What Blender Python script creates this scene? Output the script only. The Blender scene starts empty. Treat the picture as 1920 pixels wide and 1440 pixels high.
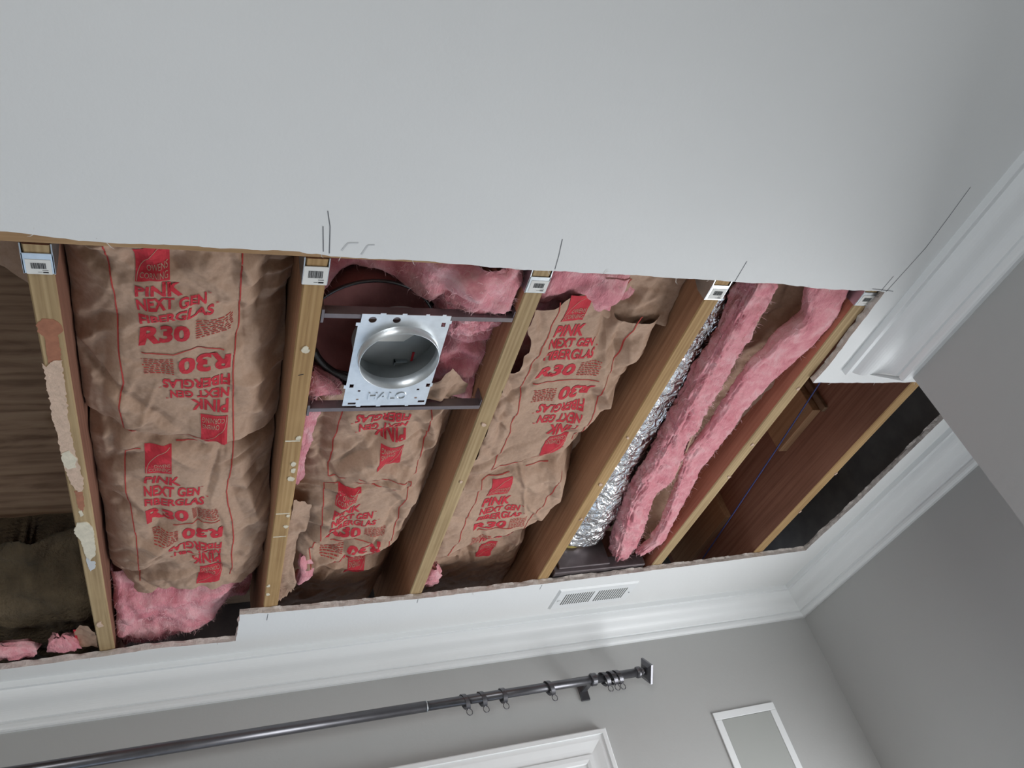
import bpy, bmesh, math, random
import numpy as np
from mathutils import Matrix, Vector

# ------------------------------------------------------------------ camera, world, light, exposure
C = bpy.context.scene.collection
SC = bpy.context.scene
H = 1.545                      # camera height above the floor; z values below are measured from the camera's height
cam_d = bpy.data.cameras.new('camera')
cam = bpy.data.objects.new('camera', cam_d)
C.objects.link(cam)
RGT = Vector((0.92841726, -0.27363072, -0.25133169))
DWN = Vector((-0.00633684, 0.66470037, -0.74708317))
FWD = Vector((0.37148517, 0.69519756, 0.61538534))
cam.matrix_world = Matrix(((RGT.x, -DWN.x, -FWD.x, 0), (RGT.y, -DWN.y, -FWD.y, 0), (RGT.z, -DWN.z, -FWD.z, H), (0, 0, 0, 1)))
cam_d.sensor_width = 36.0
cam_d.lens = 36.0 * 1504.5 / 1920.0
cam_d.clip_start = 0.02
SC.camera = cam

world = bpy.data.worlds.new('world')
SC.world = world
world.use_nodes = True
world.node_tree.nodes['Background'].inputs[0].default_value = (0.72, 0.83, 1.0, 1)
world.node_tree.nodes['Background'].inputs[1].default_value = 1.0

def area(name, loc, rot, sx, sy, power, col):
    d = bpy.data.lights.new(name, 'AREA')
    d.shape = 'RECTANGLE'; d.size = sx; d.size_y = sy; d.energy = power; d.color = col
    o = bpy.data.objects.new(name, d); C.objects.link(o)
    o.location = loc; o.rotation_euler = rot
    return o
# daylight: unseen low window added in the alcove wall to match the ceiling and back wall light, window behind the camera, glazed door in the back wall
area('added_alcove_daylight', (2.17, 1.75, 1.0), (0, math.radians(90), 0), 1.2, 1.0, 44, (0.985, 0.99, 1.0))
area('daylight_rear_window', (-1.8, -3.42, 1.45), (math.radians(90), 0, 0), 1.6, 1.6, 84, (1.0, 0.99, 0.975))
area('daylight_patio_door', (-0.2, 2.60, 0.9), (math.radians(-90), 0, 0), 1.3, 1.4, 7, (0.55, 0.76, 1.0))

SC.view_settings.view_transform = 'Standard'
SC.view_settings.look = 'None'
SC.view_settings.gamma = 1.0
SC.view_settings.use_curve_mapping = False
SC.view_settings.exposure = -0.17
SC.cycles.use_denoising = True
SC.cycles.use_adaptive_sampling = True
SC.cycles.adaptive_threshold = 0.04
SC.cycles.use_light_tree = False
SC.cycles.max_bounces = 6
SC.cycles.diffuse_bounces = 4
SC.cycles.caustics_reflective = False
SC.cycles.caustics_refractive = False

# ------------------------------------------------------------------ helpers
rng = np.random.default_rng(7)
random.seed(7)
ZC, ZJ, ZT = 1.04, 1.058, 1.344      # ceiling underside, joist underside, joist top
WL = {}                               # world location of each object

def srgb(r, g, b):
    f = lambda c: ((c / 255 + 0.055) / 1.055) ** 2.4 if c > 10 else c / 255 / 12.92
    return (f(r), f(g), f(b), 1)

def thing(name, label, cat, loc, group=None):
    o = bpy.data.objects.new(name, None); C.objects.link(o)
    o.empty_display_size = 0.05
    w = Vector((loc[0], loc[1], loc[2] + H)); o.location = w; WL[o] = w
    o['label'] = label; o['category'] = cat
    if group: o['group'] = group
    return o

def obj(name, verts, faces, mats, parent=None, smooth=False, midx=None, bevel=0.0):
    v = np.asarray(verts, float).copy(); v[:, 2] += H
    lo, hi = v.min(0), v.max(0)
    org = np.array([(lo[0] + hi[0]) / 2, (lo[1] + hi[1]) / 2, lo[2]])
    me = bpy.data.meshes.new(name)
    me.from_pydata((v - org).tolist(), [], [list(map(int, f)) for f in faces])
    if not isinstance(mats, (list, tuple)): mats = [mats]
    for m in mats: me.materials.append(m)
    if midx is not None: me.polygons.foreach_set('material_index', np.asarray(midx, np.int32))
    if smooth: me.polygons.foreach_set('use_smooth', np.ones(len(me.polygons), bool))
    me.update()
    o = bpy.data.objects.new(name, me); C.objects.link(o)
    w = Vector(org); WL[o] = w
    if parent is not None:
        o.parent = parent; o.location = w - WL[parent]
    else:
        o.location = w
    if bevel:
        b = o.modifiers.new('bevel', 'BEVEL'); b.width = bevel; b.segments = 2; b.limit_method = 'ANGLE'
    return o

def tag(o, label, cat, group=None):
    o['label'] = label; o['category'] = cat
    if group: o['group'] = group
    return o

def struct(o):
    o['kind'] = 'structure'; return o

class MB:
    """collects shapes for one mesh"""
    def __init__(s): s.v = []; s.f = []; s.m = []
    def add(s, v, f, m=0):
        n = len(s.v); s.v += [tuple(p) for p in v]; s.f += [[i + n for i in q] for q in f]; s.m += [m] * len(f); return s
    def box(s, x0, x1, y0, y1, z0, z1, m=0):
        v = [(x, y, z) for z in (z0, z1) for y in (y0, y1) for x in (x0, x1)]
        f = [(0, 2, 3, 1), (4, 5, 7, 6), (0, 1, 5, 4), (2, 6, 7, 3), (0, 4, 6, 2), (1, 3, 7, 5)]
        return s.add(v, f, m)
    def tube(s, pts, rad, n=12, m=0, closed=False, cap=True):
        P = [Vector(p) for p in pts]; k = len(P); base = []
        rr = rad if hasattr(rad, '__len__') else [rad] * k
        up = Vector((0, 0, 1))
        v = []
        for i, p in enumerate(P):
            a = P[(i - 1) % k] if (closed or i) else P[0]; b = P[(i + 1) % k] if (closed or i < k - 1) else P[-1]
            t = (b - a).normalized()
            q = up - t * up.dot(t)
            if q.length < 1e-3: q = Vector((1, 0, 0)) - t * t.x
            q.normalize(); r = t.cross(q)
            for j in range(n):
                c, sn = math.cos(2 * math.pi * j / n), math.sin(2 * math.pi * j / n)
                v.append(p + (q * c + r * sn) * rr[i])
        f = []
        for i in range(k if closed else k - 1):
            for j in range(n):
                a = i * n + j; b = i * n + (j + 1) % n; i2 = (i + 1) % k
                f.append((a, b, i2 * n + (j + 1) % n, i2 * n + j))
        if cap and not closed:
            f.append(tuple(range(n))[::-1]); f.append(tuple(range((k - 1) * n, k * n)))
        return s.add(v, f, m)
    def build(s, name, mats, parent=None, smooth=False, bevel=0.0):
        return obj(name, s.v, s.f, mats, parent, smooth, s.m, bevel)

def smoothstep(a, b, x):
    t = np.clip((x - a) / (b - a), 0, 1); return t * t * (3 - 2 * t)

def vnoise(x, y, seed=0):
    x = np.asarray(x, float); y = np.asarray(y, float)
    xi = np.floor(x).astype(np.int64); yi = np.floor(y).astype(np.int64)
    fx = x - xi; fy = y - yi
    def h(a, b):
        n = (a * 374761393 + b * 668265263 + seed * 1442695041) & 0xffffffff
        n = ((n ^ (n >> 13)) * 1274126177) & 0xffffffff
        return ((n ^ (n >> 16)) & 0xffff) / 32767.5 - 1.0
    ux = fx * fx * (3 - 2 * fx); uy = fy * fy * (3 - 2 * fy)
    return (h(xi, yi) * (1 - ux) + h(xi + 1, yi) * ux) * (1 - uy) + (h(xi, yi + 1) * (1 - ux) + h(xi + 1, yi + 1) * ux) * uy

def fbm(x, y, seed=0, oct=4, gain=0.5):
    r = 0; a = 1.0; s = 1.0
    for i in range(oct):
        r = r + a * vnoise(x * s + 17.3 * i, y * s - 9.1 * i, seed + i); a *= gain; s *= 2.03
    return r

def ridged(x, y, seed=0, oct=3):
    r = 0; a = 1.0; s = 1.0
    for i in range(oct):
        r = r + a * (1 - 2 * np.abs(vnoise(x * s + 7 * i, y * s + 3 * i, seed + i))); a *= 0.5; s *= 2.1
    return r

def facets(x, y, seed=0):
    """piecewise flat noise on a warped triangle lattice: creased like crumpled paper"""
    x = np.asarray(x, float); y = np.asarray(y, float)
    wx = x + .55 * vnoise(x * .7, y * .7, seed + 1) + .5 * y; wy = y + .55 * vnoise(x * .7 + 5, y * .7, seed + 2)
    xi = np.floor(wx).astype(np.int64); yi = np.floor(wy).astype(np.int64); fx = wx - xi; fy = wy - yi
    def h(a, b):
        n = (a * 374761393 + b * 668265263 + seed * 1442695041) & 0xffffffff
        n = ((n ^ (n >> 13)) * 1274126177) & 0xffffffff
        return ((n ^ (n >> 16)) & 0xffff) / 32767.5 - 1.0
    a00, a10, a01, a11 = h(xi, yi), h(xi + 1, yi), h(xi, yi + 1), h(xi + 1, yi + 1)
    lo = a00 + (a10 - a00) * fx + (a01 - a00) * fy
    hi = a11 + (a01 - a11) * (1 - fx) + (a10 - a11) * (1 - fy)
    return np.where(fx + fy < 1, lo, hi)

# ------------------------------------------------------------------ materials
def newmat(name):
    m = bpy.data.materials.new(name); m.use_nodes = True
    nt = m.node_tree; b = nt.nodes['Principled BSDF']
    return m, nt, b

def coords(nt, scale, kind='Object'):
    tc = nt.nodes.new('ShaderNodeTexCoord'); mp = nt.nodes.new('ShaderNodeMapping')
    mp.inputs['Scale'].default_value = scale
    nt.links.new(tc.outputs[kind], mp.inputs['Vector']); return mp.outputs['Vector']

def noise(nt, vec, scale, detail=4, rough=0.55, dist=0.0):
    n = nt.nodes.new('ShaderNodeTexNoise'); n.inputs['Scale'].default_value = scale
    n.inputs['Detail'].default_value = detail; n.inputs['Roughness'].default_value = rough; n.inputs['Distortion'].default_value = dist
    nt.links.new(vec, n.inputs['Vector']); return n.outputs['Fac']

def ramp(nt, fac, stops):
    r = nt.nodes.new('ShaderNodeValToRGB'); e = r.color_ramp.elements
    e[0].position, e[0].color = stops[0]; e[1].position, e[1].color = stops[-1]
    for p, c in stops[1:-1]:
        q = e.new(p); q.color = c
    nt.links.new(fac, r.inputs['Fac']); return r.outputs['Color']

def bump(nt, b, fac, strength, dist=0.01):
    n = nt.nodes.new('ShaderNodeBump'); n.inputs['Strength'].default_value = strength; n.inputs['Distance'].default_value = dist
    nt.links.new(fac, n.inputs['Height']); nt.links.new(n.outputs['Normal'], b.inputs['Normal'])

def plain(name, col, rough=0.7, metal=0.0, var=0.06, scale=8.0, bs=0.0, bscale=60.0, spec=0.4, bdist=0.004):
    m, nt, b = newmat(name)
    v = coords(nt, (1, 1, 1)); n = noise(nt, v, scale, 5)
    lo = tuple(c * (1 - var) for c in col[:3]) + (1,); hi = tuple(min(1, c * (1 + var)) for c in col[:3]) + (1,)
    nt.links.new(ramp(nt, n, [(0.3, lo), (0.7, hi)]), b.inputs['Base Color'])
    b.inputs['Roughness'].default_value = rough; b.inputs['Metallic'].default_value = metal
    b.inputs['Specular IOR Level'].default_value = spec
    if bs: bump(nt, b, noise(nt, v, bscale, 4), bs, bdist)
    return m

def wood(name, dark, mid, light, stretch=(62, 1.6, 62), rough=0.75, knots=False):
    m, nt, b = newmat(name)
    v = coords(nt, stretch)
    n1 = noise(nt, v, 1.6, 6, 0.6, 0.6)
    w = nt.nodes.new('ShaderNodeTexWave'); w.wave_type = 'BANDS'; w.bands_direction = 'X'
    w.inputs['Scale'].default_value = 0.55; w.inputs['Distortion'].default_value = 5.0; w.inputs['Detail'].default_value = 3.0; w.inputs['Detail Scale'].default_value = 0.8
    nt.links.new(v, w.inputs['Vector'])
    mx = nt.nodes.new('ShaderNodeMix'); mx.inputs[0].default_value = 0.10
    nt.links.new(n1, mx.inputs[2]); nt.links.new(w.outputs['Fac'], mx.inputs[3])
    col = ramp(nt, mx.outputs[0], [(0.2, dark), (0.5, mid), (0.8, light)])
    v2 = coords(nt, (1, 1, 1)); n2 = noise(nt, v2, 4.0, 4, 0.6)
    mm = nt.nodes.new('ShaderNodeMix'); mm.data_type = 'RGBA'; mm.blend_type = 'MULTIPLY'; mm.inputs[0].default_value = 0.5
    nt.links.new(col, mm.inputs[6]); nt.links.new(ramp(nt, n2, [(0.3, (0.62, 0.58, 0.54, 1)), (0.7, (1, 1, 1, 1))]), mm.inputs[7])
    nt.links.new(mm.outputs[2], b.inputs['Base Color'])
    b.inputs['Roughness'].default_value = rough; b.inputs['Specular IOR Level'].default_value = 0.25
    bump(nt, b, mx.outputs[0], 0.12, 0.001)
    return m

M = {}
M['ceiling'] = plain('ceiling_paint', srgb(226, 228, 228), 0.9, var=0.012, scale=3, bs=0.08, bscale=90)
M['wall'] = plain('grey_wall_paint', srgb(172, 173, 172), 0.85, var=0.012, scale=3, bs=0.08, bscale=120)
M['trim'] = plain('white_trim_paint', srgb(226, 229, 230), 0.42, var=0.01, scale=3)
M['gypsum'] = plain('cut_gypsum', srgb(204, 196, 190), 0.95, var=0.18, scale=60, bs=0.6, bscale=220)
M['paperwhite'] = plain('torn_drywall_paper', srgb(214, 210, 204), 0.95, var=0.06, scale=40)
M['floor'] = wood('pale_grey_floor', srgb(170, 168, 164), srgb(186, 184, 181), srgb(198, 197, 194))
M['spf'] = wood('pale_joist_lumber', srgb(138, 114, 82), srgb(176, 152, 114), srgb(196, 174, 136))
M['spf2'] = wood('yellow_joist_lumber', srgb(140, 108, 70), srgb(176, 144, 100), srgb(194, 164, 120))
M['spf3'] = wood('reddish_joist_lumber', srgb(138, 102, 78), srgb(172, 136, 104), srgb(190, 156, 122))
M['side'] = wood('aged_pink_lit_joist_side', srgb(138, 100, 76), srgb(174, 132, 102), srgb(194, 152, 120))  # aged reddish wood, with red bounce off the pink fibre painted in
M['side5'] = wood('red_bounce_joist_side', srgb(156, 96, 78), srgb(190, 124, 102), srgb(208, 146, 122))  # reddish wood; the pink fibre's bounce light is mixed into the colour
M['side6'] = wood('brown_joist_side', srgb(118, 82, 68), srgb(150, 108, 90), srgb(166, 124, 104))  # brown wood; on the first joist its darkness paints in shade
M['lvl'] = wood('header_lumber', srgb(150, 118, 84), srgb(180, 146, 108), srgb(196, 166, 128), (1.6, 62, 62))
M['ply'] = wood('old_plywood', srgb(84, 62, 48), srgb(138, 114, 92), srgb(160, 136, 110), (1.6, 14, 14))
def make_ply():
    m, nt, b = newmat('old_plywood_knots')
    v = coords(nt, (1.3, 9, 9)); n1 = noise(nt, v, 2.0, 6, 0.62, 1.4)
    w = nt.nodes.new('ShaderNodeTexWave'); w.wave_type = 'BANDS'; w.bands_direction = 'Y'; w.inputs['Scale'].default_value = 1.1; w.inputs['Distortion'].default_value = 9.0; w.inputs['Detail'].default_value = 4.0; w.inputs['Detail Scale'].default_value = 1.4
    nt.links.new(v, w.inputs['Vector'])
    mx = nt.nodes.new('ShaderNodeMix'); mx.inputs[0].default_value = 0.14; nt.links.new(n1, mx.inputs[2]); nt.links.new(w.outputs['Fac'], mx.inputs[3])
    col = ramp(nt, mx.outputs[0], [(0.2, srgb(84, 60, 46)), (0.5, srgb(140, 114, 92)), (0.8, srgb(164, 140, 114))])
    v3 = coords(nt, (5.0, 4.2, 0.01)); vo = nt.nodes.new('ShaderNodeTexVoronoi'); vo.inputs['Scale'].default_value = 1.0; nt.links.new(v3, vo.inputs['Vector'])
    mm = nt.nodes.new('ShaderNodeMix'); mm.data_type = 'RGBA'; mm.blend_type = 'MULTIPLY'; mm.inputs[0].default_value = 1.0
    nt.links.new(col, mm.inputs[6]); nt.links.new(ramp(nt, vo.outputs['Distance'], [(0.03, (0.22, 0.16, 0.12, 1)), (0.10, (0.72, 0.66, 0.6, 1)), (0.2, (1, 1, 1, 1))]), mm.inputs[7])
    nt.links.new(mm.outputs[2], b.inputs['Base Color']); b.inputs['Roughness'].default_value = 0.85; b.inputs['Specular IOR Level'].default_value = 0.2
    return m
M['plyknot'] = make_ply()
M['shellgrey'] = plain('shell_grey', srgb(158, 154, 150), 0.95, var=0.2, scale=12)
M['galv'] = plain('galvanized_steel', srgb(186, 192, 196), 0.38, 1.0, var=0.14, scale=34, bs=0.1, bscale=40)
M['zinc'] = plain('bright_galvanized_plate', srgb(222, 228, 232), 0.36, 0.75, var=0.08, scale=46, bs=0.08, bscale=50)
M['zincin'] = plain('dull_galvanized_can', srgb(150, 156, 158), 0.5, 0.25, var=0.08, scale=20)
M['darksteel'] = plain('dark_steel_bar', srgb(120, 112, 114), 0.42, 0.7, var=0.1, scale=30)
M['label'] = plain('white_label', srgb(226, 226, 222), 0.6, var=0.03, scale=30)
M['ink'] = plain('black_ink', srgb(34, 34, 36), 0.7, var=0.05)
M['pencil'] = plain('pencil_line', srgb(112, 114, 118), 0.8, var=0.1, scale=40)
M['smudge'] = plain('pencil_smudge', srgb(196, 198, 200), 0.9, var=0.03, scale=40)
M['red'] = plain('red_print', srgb(190, 48, 60), 0.8, var=0.10, scale=60)
M['redline'] = plain('red_print_fine', srgb(176, 66, 60), 0.85, var=0.10, scale=60)
M['bronze'] = plain('dark_brushed_metal', srgb(104, 104, 108), 0.32, 0.8, var=0.1, scale=30)
M['cover'] = plain('dark_fibre_cover', srgb(150, 100, 98), 0.9, var=0.15, scale=20, bs=0.3, bscale=90)
M['glue'] = plain('dried_compound', srgb(214, 206, 186), 0.9, var=0.1, scale=50, bs=0.4, bscale=140)
M['torn'] = plain('torn_paper_backing', srgb(204, 178, 158), 0.95, var=0.12, scale=70, bs=0.5, bscale=160)
M['stain'] = plain('old_adhesive_stain', srgb(160, 106, 80), 0.7, var=0.16, scale=60)
M['cable'] = plain('armored_cable', srgb(90, 92, 94), 0.4, 0.9, var=0.1, scale=40)
M['blue'] = plain('blue_cord', srgb(62, 76, 134), 0.6, var=0.1, scale=40)
M['oldins'] = plain('aged_insulation', srgb(92, 80, 62), 0.98, var=0.35, scale=14, bs=0.9, bscale=120, bdist=0.01)
M['yellowins'] = plain('yellow_duct_wrap', srgb(186, 170, 104), 0.95, var=0.15, scale=30, bs=0.5, bscale=120)
M['panelgrey'] = plain('panel_door_paint', srgb(164, 167, 164), 0.8, var=0.01, scale=3)

def make_kraft():
    m, nt, b = newmat('kraft_paper')
    v = coords(nt, (1, 1, 1))
    n = noise(nt, v, 9, 6, 0.6); n2 = noise(nt, v, 160, 3, 0.6)
    mx = nt.nodes.new('ShaderNodeMix'); mx.inputs[0].default_value = 0.35
    nt.links.new(n, mx.inputs[2]); nt.links.new(n2, mx.inputs[3])
    nt.links.new(ramp(nt, mx.outputs[0], [(0.25, srgb(150, 123, 104)), (0.5, srgb(176, 147, 126)), (0.75, srgb(192, 164, 143))]), b.inputs['Base Color'])
    b.inputs['Roughness'].default_value = 0.72; b.inputs['Specular IOR Level'].default_value = 0.25
    bump(nt, b, noise(nt, v, 40, 5, 0.6), 0.22, 0.004)
    return m
M['kraft'] = make_kraft()

def make_pink():
    m, nt, b = newmat('pink_fiberglass')
    v = coords(nt, (1, 1, 1)); n = noise(nt, v, 16, 6, 0.65, 0.5)
    nt.links.new(ramp(nt, n, [(0.25, srgb(202, 108, 122)), (0.5, srgb(231, 158, 166)), (0.75, srgb(245, 204, 206))]), b.inputs['Base Color'])
    b.inputs['Roughness'].default_value = 1.0; b.inputs['Specular IOR Level'].default_value = 0.05
    b.inputs['Sheen Weight'].default_value = 0.25; b.inputs['Sheen Tint'].default_value = (1, 0.8, 0.84, 1)
    v2 = coords(nt, (1, 0.35, 1)); bump(nt, b, noise(nt, v2, 120, 5, 0.7), 0.8, 0.008)
    return m
M['pink'] = make_pink()

def make_foil():
    m, nt, b = newmat('crinkled_foil')
    b.inputs['Base Color'].default_value = (0.86, 0.87, 0.88, 1); b.inputs['Metallic'].default_value = 1.0; b.inputs['Roughness'].default_value = 0.24
    v = coords(nt, (1, 0.7, 1)); bump(nt, b, noise(nt, v, 34, 3, 0.5, 1.8), 0.7, 0.02)
    return m
M['foil'] = make_foil()

def make_glass():
    m, nt, b = newmat('window_glass')
    t = nt.nodes.new('ShaderNodeBsdfTransparent'); g = nt.nodes.new('ShaderNodeBsdfGlossy'); g.inputs['Roughness'].default_value = 0.02
    mx = nt.nodes.new('ShaderNodeMixShader'); mx.inputs[0].default_value = 0.08
    nt.links.new(t.outputs[0], mx.inputs[1]); nt.links.new(g.outputs[0], mx.inputs[2])
    nt.links.new(mx.outputs[0], nt.nodes['Material Output'].inputs['Surface']); return m
M['glass'] = make_glass()

# ------------------------------------------------------------------ room shell
XL, YF = -3.2, -3.5            # left and rear walls
XN, XA, YB, YR = 1.585, 2.175, 2.425, 1.05   # near right wall, alcove wall, back wall, return of the alcove
ZF = -H

def resample(pts, step, closed=True):
    P = [np.array(p, float) for p in pts]; out = []
    n = len(P)
    for i in range(n if closed else n - 1):
        a, b = P[i], P[(i + 1) % n]; k = max(1, int(round(np.linalg.norm(b - a) / step)))
        for j in range(k): out.append(a + (b - a) * j / k)
    return np.array(out)

HOLE = [(-1.2, .838), (-.249, .843), (-.223, .844), (-.184, .849), (-.115, .852), (.162, .850), (.214, .856), (.376, .856), (.536, .864), (.801, .864),
        (1.052, .868), (1.118, .866), (1.191, .871), (1.258, .875), (1.431, .875), (1.435, 1.005), (1.440, 1.12), (1.434, 1.178), (1.60, 1.180), (2.02, 1.178),
        (2.021, 1.4), (2.018, 1.8), (2.003, 2.070), (1.65, 2.086), (1.347, 2.098), (1.028, 2.108), (.658, 2.116), (.399, 2.112), (.186, 2.103), (.118, 2.096),
        (.116, 2.17), (.112, 2.255), (-.082, 2.241), (-.212, 2.251), (-.455, 2.258), (-1.2, 2.28)]

def fill2d(loops, z):
    """triangulated flat fill of an outer loop with holes, returns verts, faces"""
    bm = bmesh.new(); es = []
    for L in loops:
        vs = [bm.verts.new((p[0], p[1], z)) for p in L]
        for i in range(len(vs)): es.append(bm.edges.new((vs[i], vs[(i + 1) % len(vs)])))
    bmesh.ops.triangle_fill(bm, use_beauty=True, use_dissolve=False, edges=es)
    bm.verts.index_update()
    v = [tuple(q.co) for q in bm.verts]; f = [[q.index for q in fc.verts] for fc in bm.faces]
    bm.free(); return v, f

def build_ceiling():
    hb = resample(HOLE, 0.008)
    n = len(hb)
    jit = lambda a, s: np.stack([fbm(np.arange(n) * .45, np.zeros(n) + s, s, 3) * a, fbm(np.arange(n) * .45, np.zeros(n) + s + 9, s + 5, 3) * a], 1)
    hb = hb + jit(.0013, 3)
    hm = hb + jit(.0022, 11)
    ht = hb + jit(.0038, 23)
    outer = [(XL - .1, YF - .1), (XA + .1, YF - .1), (XA + .1, YB + .1), (XL - .1, YB + .1)]
    mb = MB()
    v, f = fill2d([outer, hb], ZC); f = [q[::-1] if False else q for q in f]
    mb.add(v, f, 0)
    v, f = fill2d([outer, ht], ZJ - .001); mb.add(v, f, 1)
    rings = [(hb, ZC), (hb * .5 + hm * .5, ZC + .0035), (hm, ZC + .010), (ht, ZJ - .001)]
    vv = [(p[0], p[1], z) for R, z in rings for p in R]
    ff = [(k * n + i, k * n + (i + 1) % n, (k + 1) * n + (i + 1) % n, (k + 1) * n + i) for k in range(3) for i in range(n)]
    mb.add(vv, ff, 1)
    o = mb.build('ceiling', [M['ceiling'], M['gypsum']])
    return struct(o)
ceiling = build_ceiling()

def ribbon(pts, w, z, wz=None):
    P = [np.array(p, float) for p in pts]; v = []; f = []
    for i, p in enumerate(P):
        a = P[max(0, i - 1)]; b = P[min(len(P) - 1, i + 1)]; t = (b - a) / (np.linalg.norm(b - a) + 1e-9)
        nrm = np.array([-t[1], t[0]]) * w / 2
        v += [(p[0] - nrm[0], p[1] - nrm[1], z), (p[0] + nrm[0], p[1] + nrm[1], z)]
        if i: k = 2 * i; f.append((k - 2, k - 1, k + 1, k))
    return v, f

PENCIL = [[(.199, .766), (.206, .796), (.211, .850)], [(.195, .796), (.201, .847)], [(.610, .790), (.616, .828), (.619, .859)], [(1.021, .814), (1.022, .868)],
          [(1.434, .596), (1.440, .67), (1.445, .75), (1.433, .875)], [(1.419, .83), (1.417, .872)], [(1.388, .868), (1.452, .872)],
          [(.190, 2.108), (.189, 2.146)], [(.611, 2.118), (.612, 2.140)], [(1.004, 2.112), (1.006, 2.142)]]
for k, p in enumerate(PENCIL):
    v, f = ribbon(p, .0016, ZC - .0004); obj('pencil_mark', v, f, M['pencil'], ceiling)
for p in ([(.230, .843), (.238, .827), (.255, .825)], [(.263, .849), (.271, .829), (.282, .827)]):
    v, f = ribbon(p, .0028, ZC - .0004); obj('pencil_smudge', v, f, M['smudge'], ceiling)

r_ = np.random.default_rng(5); vv = []; ff = []
HB = resample(HOLE, .008)
for i in r_.choice(len(HB), 150):
    p = HB[i]
    if not (-.5 < p[0] < 2.1): continue
    L = r_.uniform(.004, .016); a = r_.uniform(0, 6.28); z = ZC + r_.choice([-.0005, .003, .014]); k = len(vv); w_ = .0006
    d = np.array([math.cos(a), math.sin(a)]) * L; t_ = np.array([-d[1], d[0]]) / L * w_; e = d + np.array([-d[1], d[0]]) * r_.uniform(-.6, .6)
    vv += [(p[0] - t_[0], p[1] - t_[1], z), (p[0] + t_[0], p[1] + t_[1], z), (p[0] + d[0] * .6 + t_[0], p[1] + d[1] * .6 + t_[1], z - .002), (p[0] + d[0] * .6 - t_[0], p[1] + d[1] * .6 - t_[1], z - .002), (p[0] + e[0], p[1] + e[1], z - .004)]
    ff += [(k, k + 1, k + 2, k + 3), (k + 3, k + 2, k + 4)]
o = obj('torn_paper_fibres', vv, ff, M['gypsum'], ceiling); o['kind'] = 'stuff'

mb = MB(); mb.box(XL - .1, XA + .1, YF - .1, YB + .1, ZF - .05, ZF); struct(mb.build('floor', M['floor']))
# back wall with the door opening
DX0, DX1, DZ = -0.90, 1.10, 0.585
mb = MB(); mb.box(XL - .1, DX0, YB, YB + .14, ZF, ZC).box(DX1, XA + .1, YB, YB + .14, ZF, ZC).box(DX0, DX1, YB, YB + .14, DZ, ZC)
struct(mb.build('wall_back', M['wall']))
mb = MB(); mb.box(XN, XN + .1, YF, YR, ZF, ZC); struct(mb.build('wall_right', M['wall']))
mb = MB(); mb.box(XN + .1, XA, YR - .1, YR, ZF, ZC); struct(mb.build('wall_alcove_return', M['wall']))
AW = (1.25, 2.25, -1.15, .06)
mb = MB()
for (p, q, r, t) in ((YR - .1, AW[0], ZF, ZC), (AW[1], YB, ZF, ZC), (AW[0], AW[1], ZF, AW[2]), (AW[0], AW[1], AW[3], ZC)): mb.box(XA, XA + .1, p, q, r, t)
struct(mb.build('wall_alcove', M['wall']))
def wall_with_window(name, axis, at, a0, a1, w0, w1, z0, z1):
    mb = MB()
    for (p, q, r, s) in ((a0, w0, ZF, ZC), (w1, a1, ZF, ZC), (w0, w1, ZF, z0), (w0, w1, z1, ZC)):
        if axis == 'x': mb.box(at - .1, at, p, q, r, s)
        else: mb.box(p, q, at - .1, at, r, s)
    return struct(mb.build(name, M['wall']))
mb = MB(); mb.box(XL - .1, XL, YF, YB, ZF, ZC); struct(mb.build('wall_left', M['wall']))
wall_with_window('wall_front', 'y', YF, XL, XN, -2.6, -1.0, -.90, .70)

# crown moulding: profile as (distance from wall, drop from ceiling)
def crown_profile():
    P = [(.092, -.003), (.092, .004), (.0915, .0155), (.0905, .0165), (.079, .0165)]
    for i in range(1, 15):
        t = i / 14
        p = .079 - .057 * t; d = .0165 + .060 * t
        s = math.sin(t * 2 * math.pi) * .0055
        P.append((p + s * .70, d + s * .70))
    P += [(.0195, .0775), (.0165, .0785), (.0165, .0815), (.0185, .083), (.0185, .092), (.0165, .0965), (.012, .0995), (0, .100)]
    return P
CP = crown_profile()
def sweep(name, stations, caps=True):
    v = []; n = len(CP)
    for st in stations:
        for p, d in CP: v.append(st(p, d))
    f = [(k * n + i, k * n + i + 1, (k + 1) * n + i + 1, (k + 1) * n + i) for k in range(len(stations) - 1) for i in range(n - 1)]
    # close the ends
    if caps: f += [tuple(range(n)), tuple(range((len(stations) - 1) * n, len(stations) * n))[::-1]]
    return struct(obj(name, v, f, M['trim'], smooth=False))
sweep('trim_1', [lambda p, d: (XN - p, YF, ZC - d), lambda p, d: (XN - p, YR + p * .9, ZC - d)])            # near wall, outside mitre left bare
sweep('trim_2', [lambda p, d: (XA - p, YR, ZC - d), lambda p, d: (XA - p, YB - p, ZC - d)], False)
sweep('trim_3', [lambda p, d: (XA - p, YB - p, ZC - d), lambda p, d: (XL, YB - p, ZC - d)], False)

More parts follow.
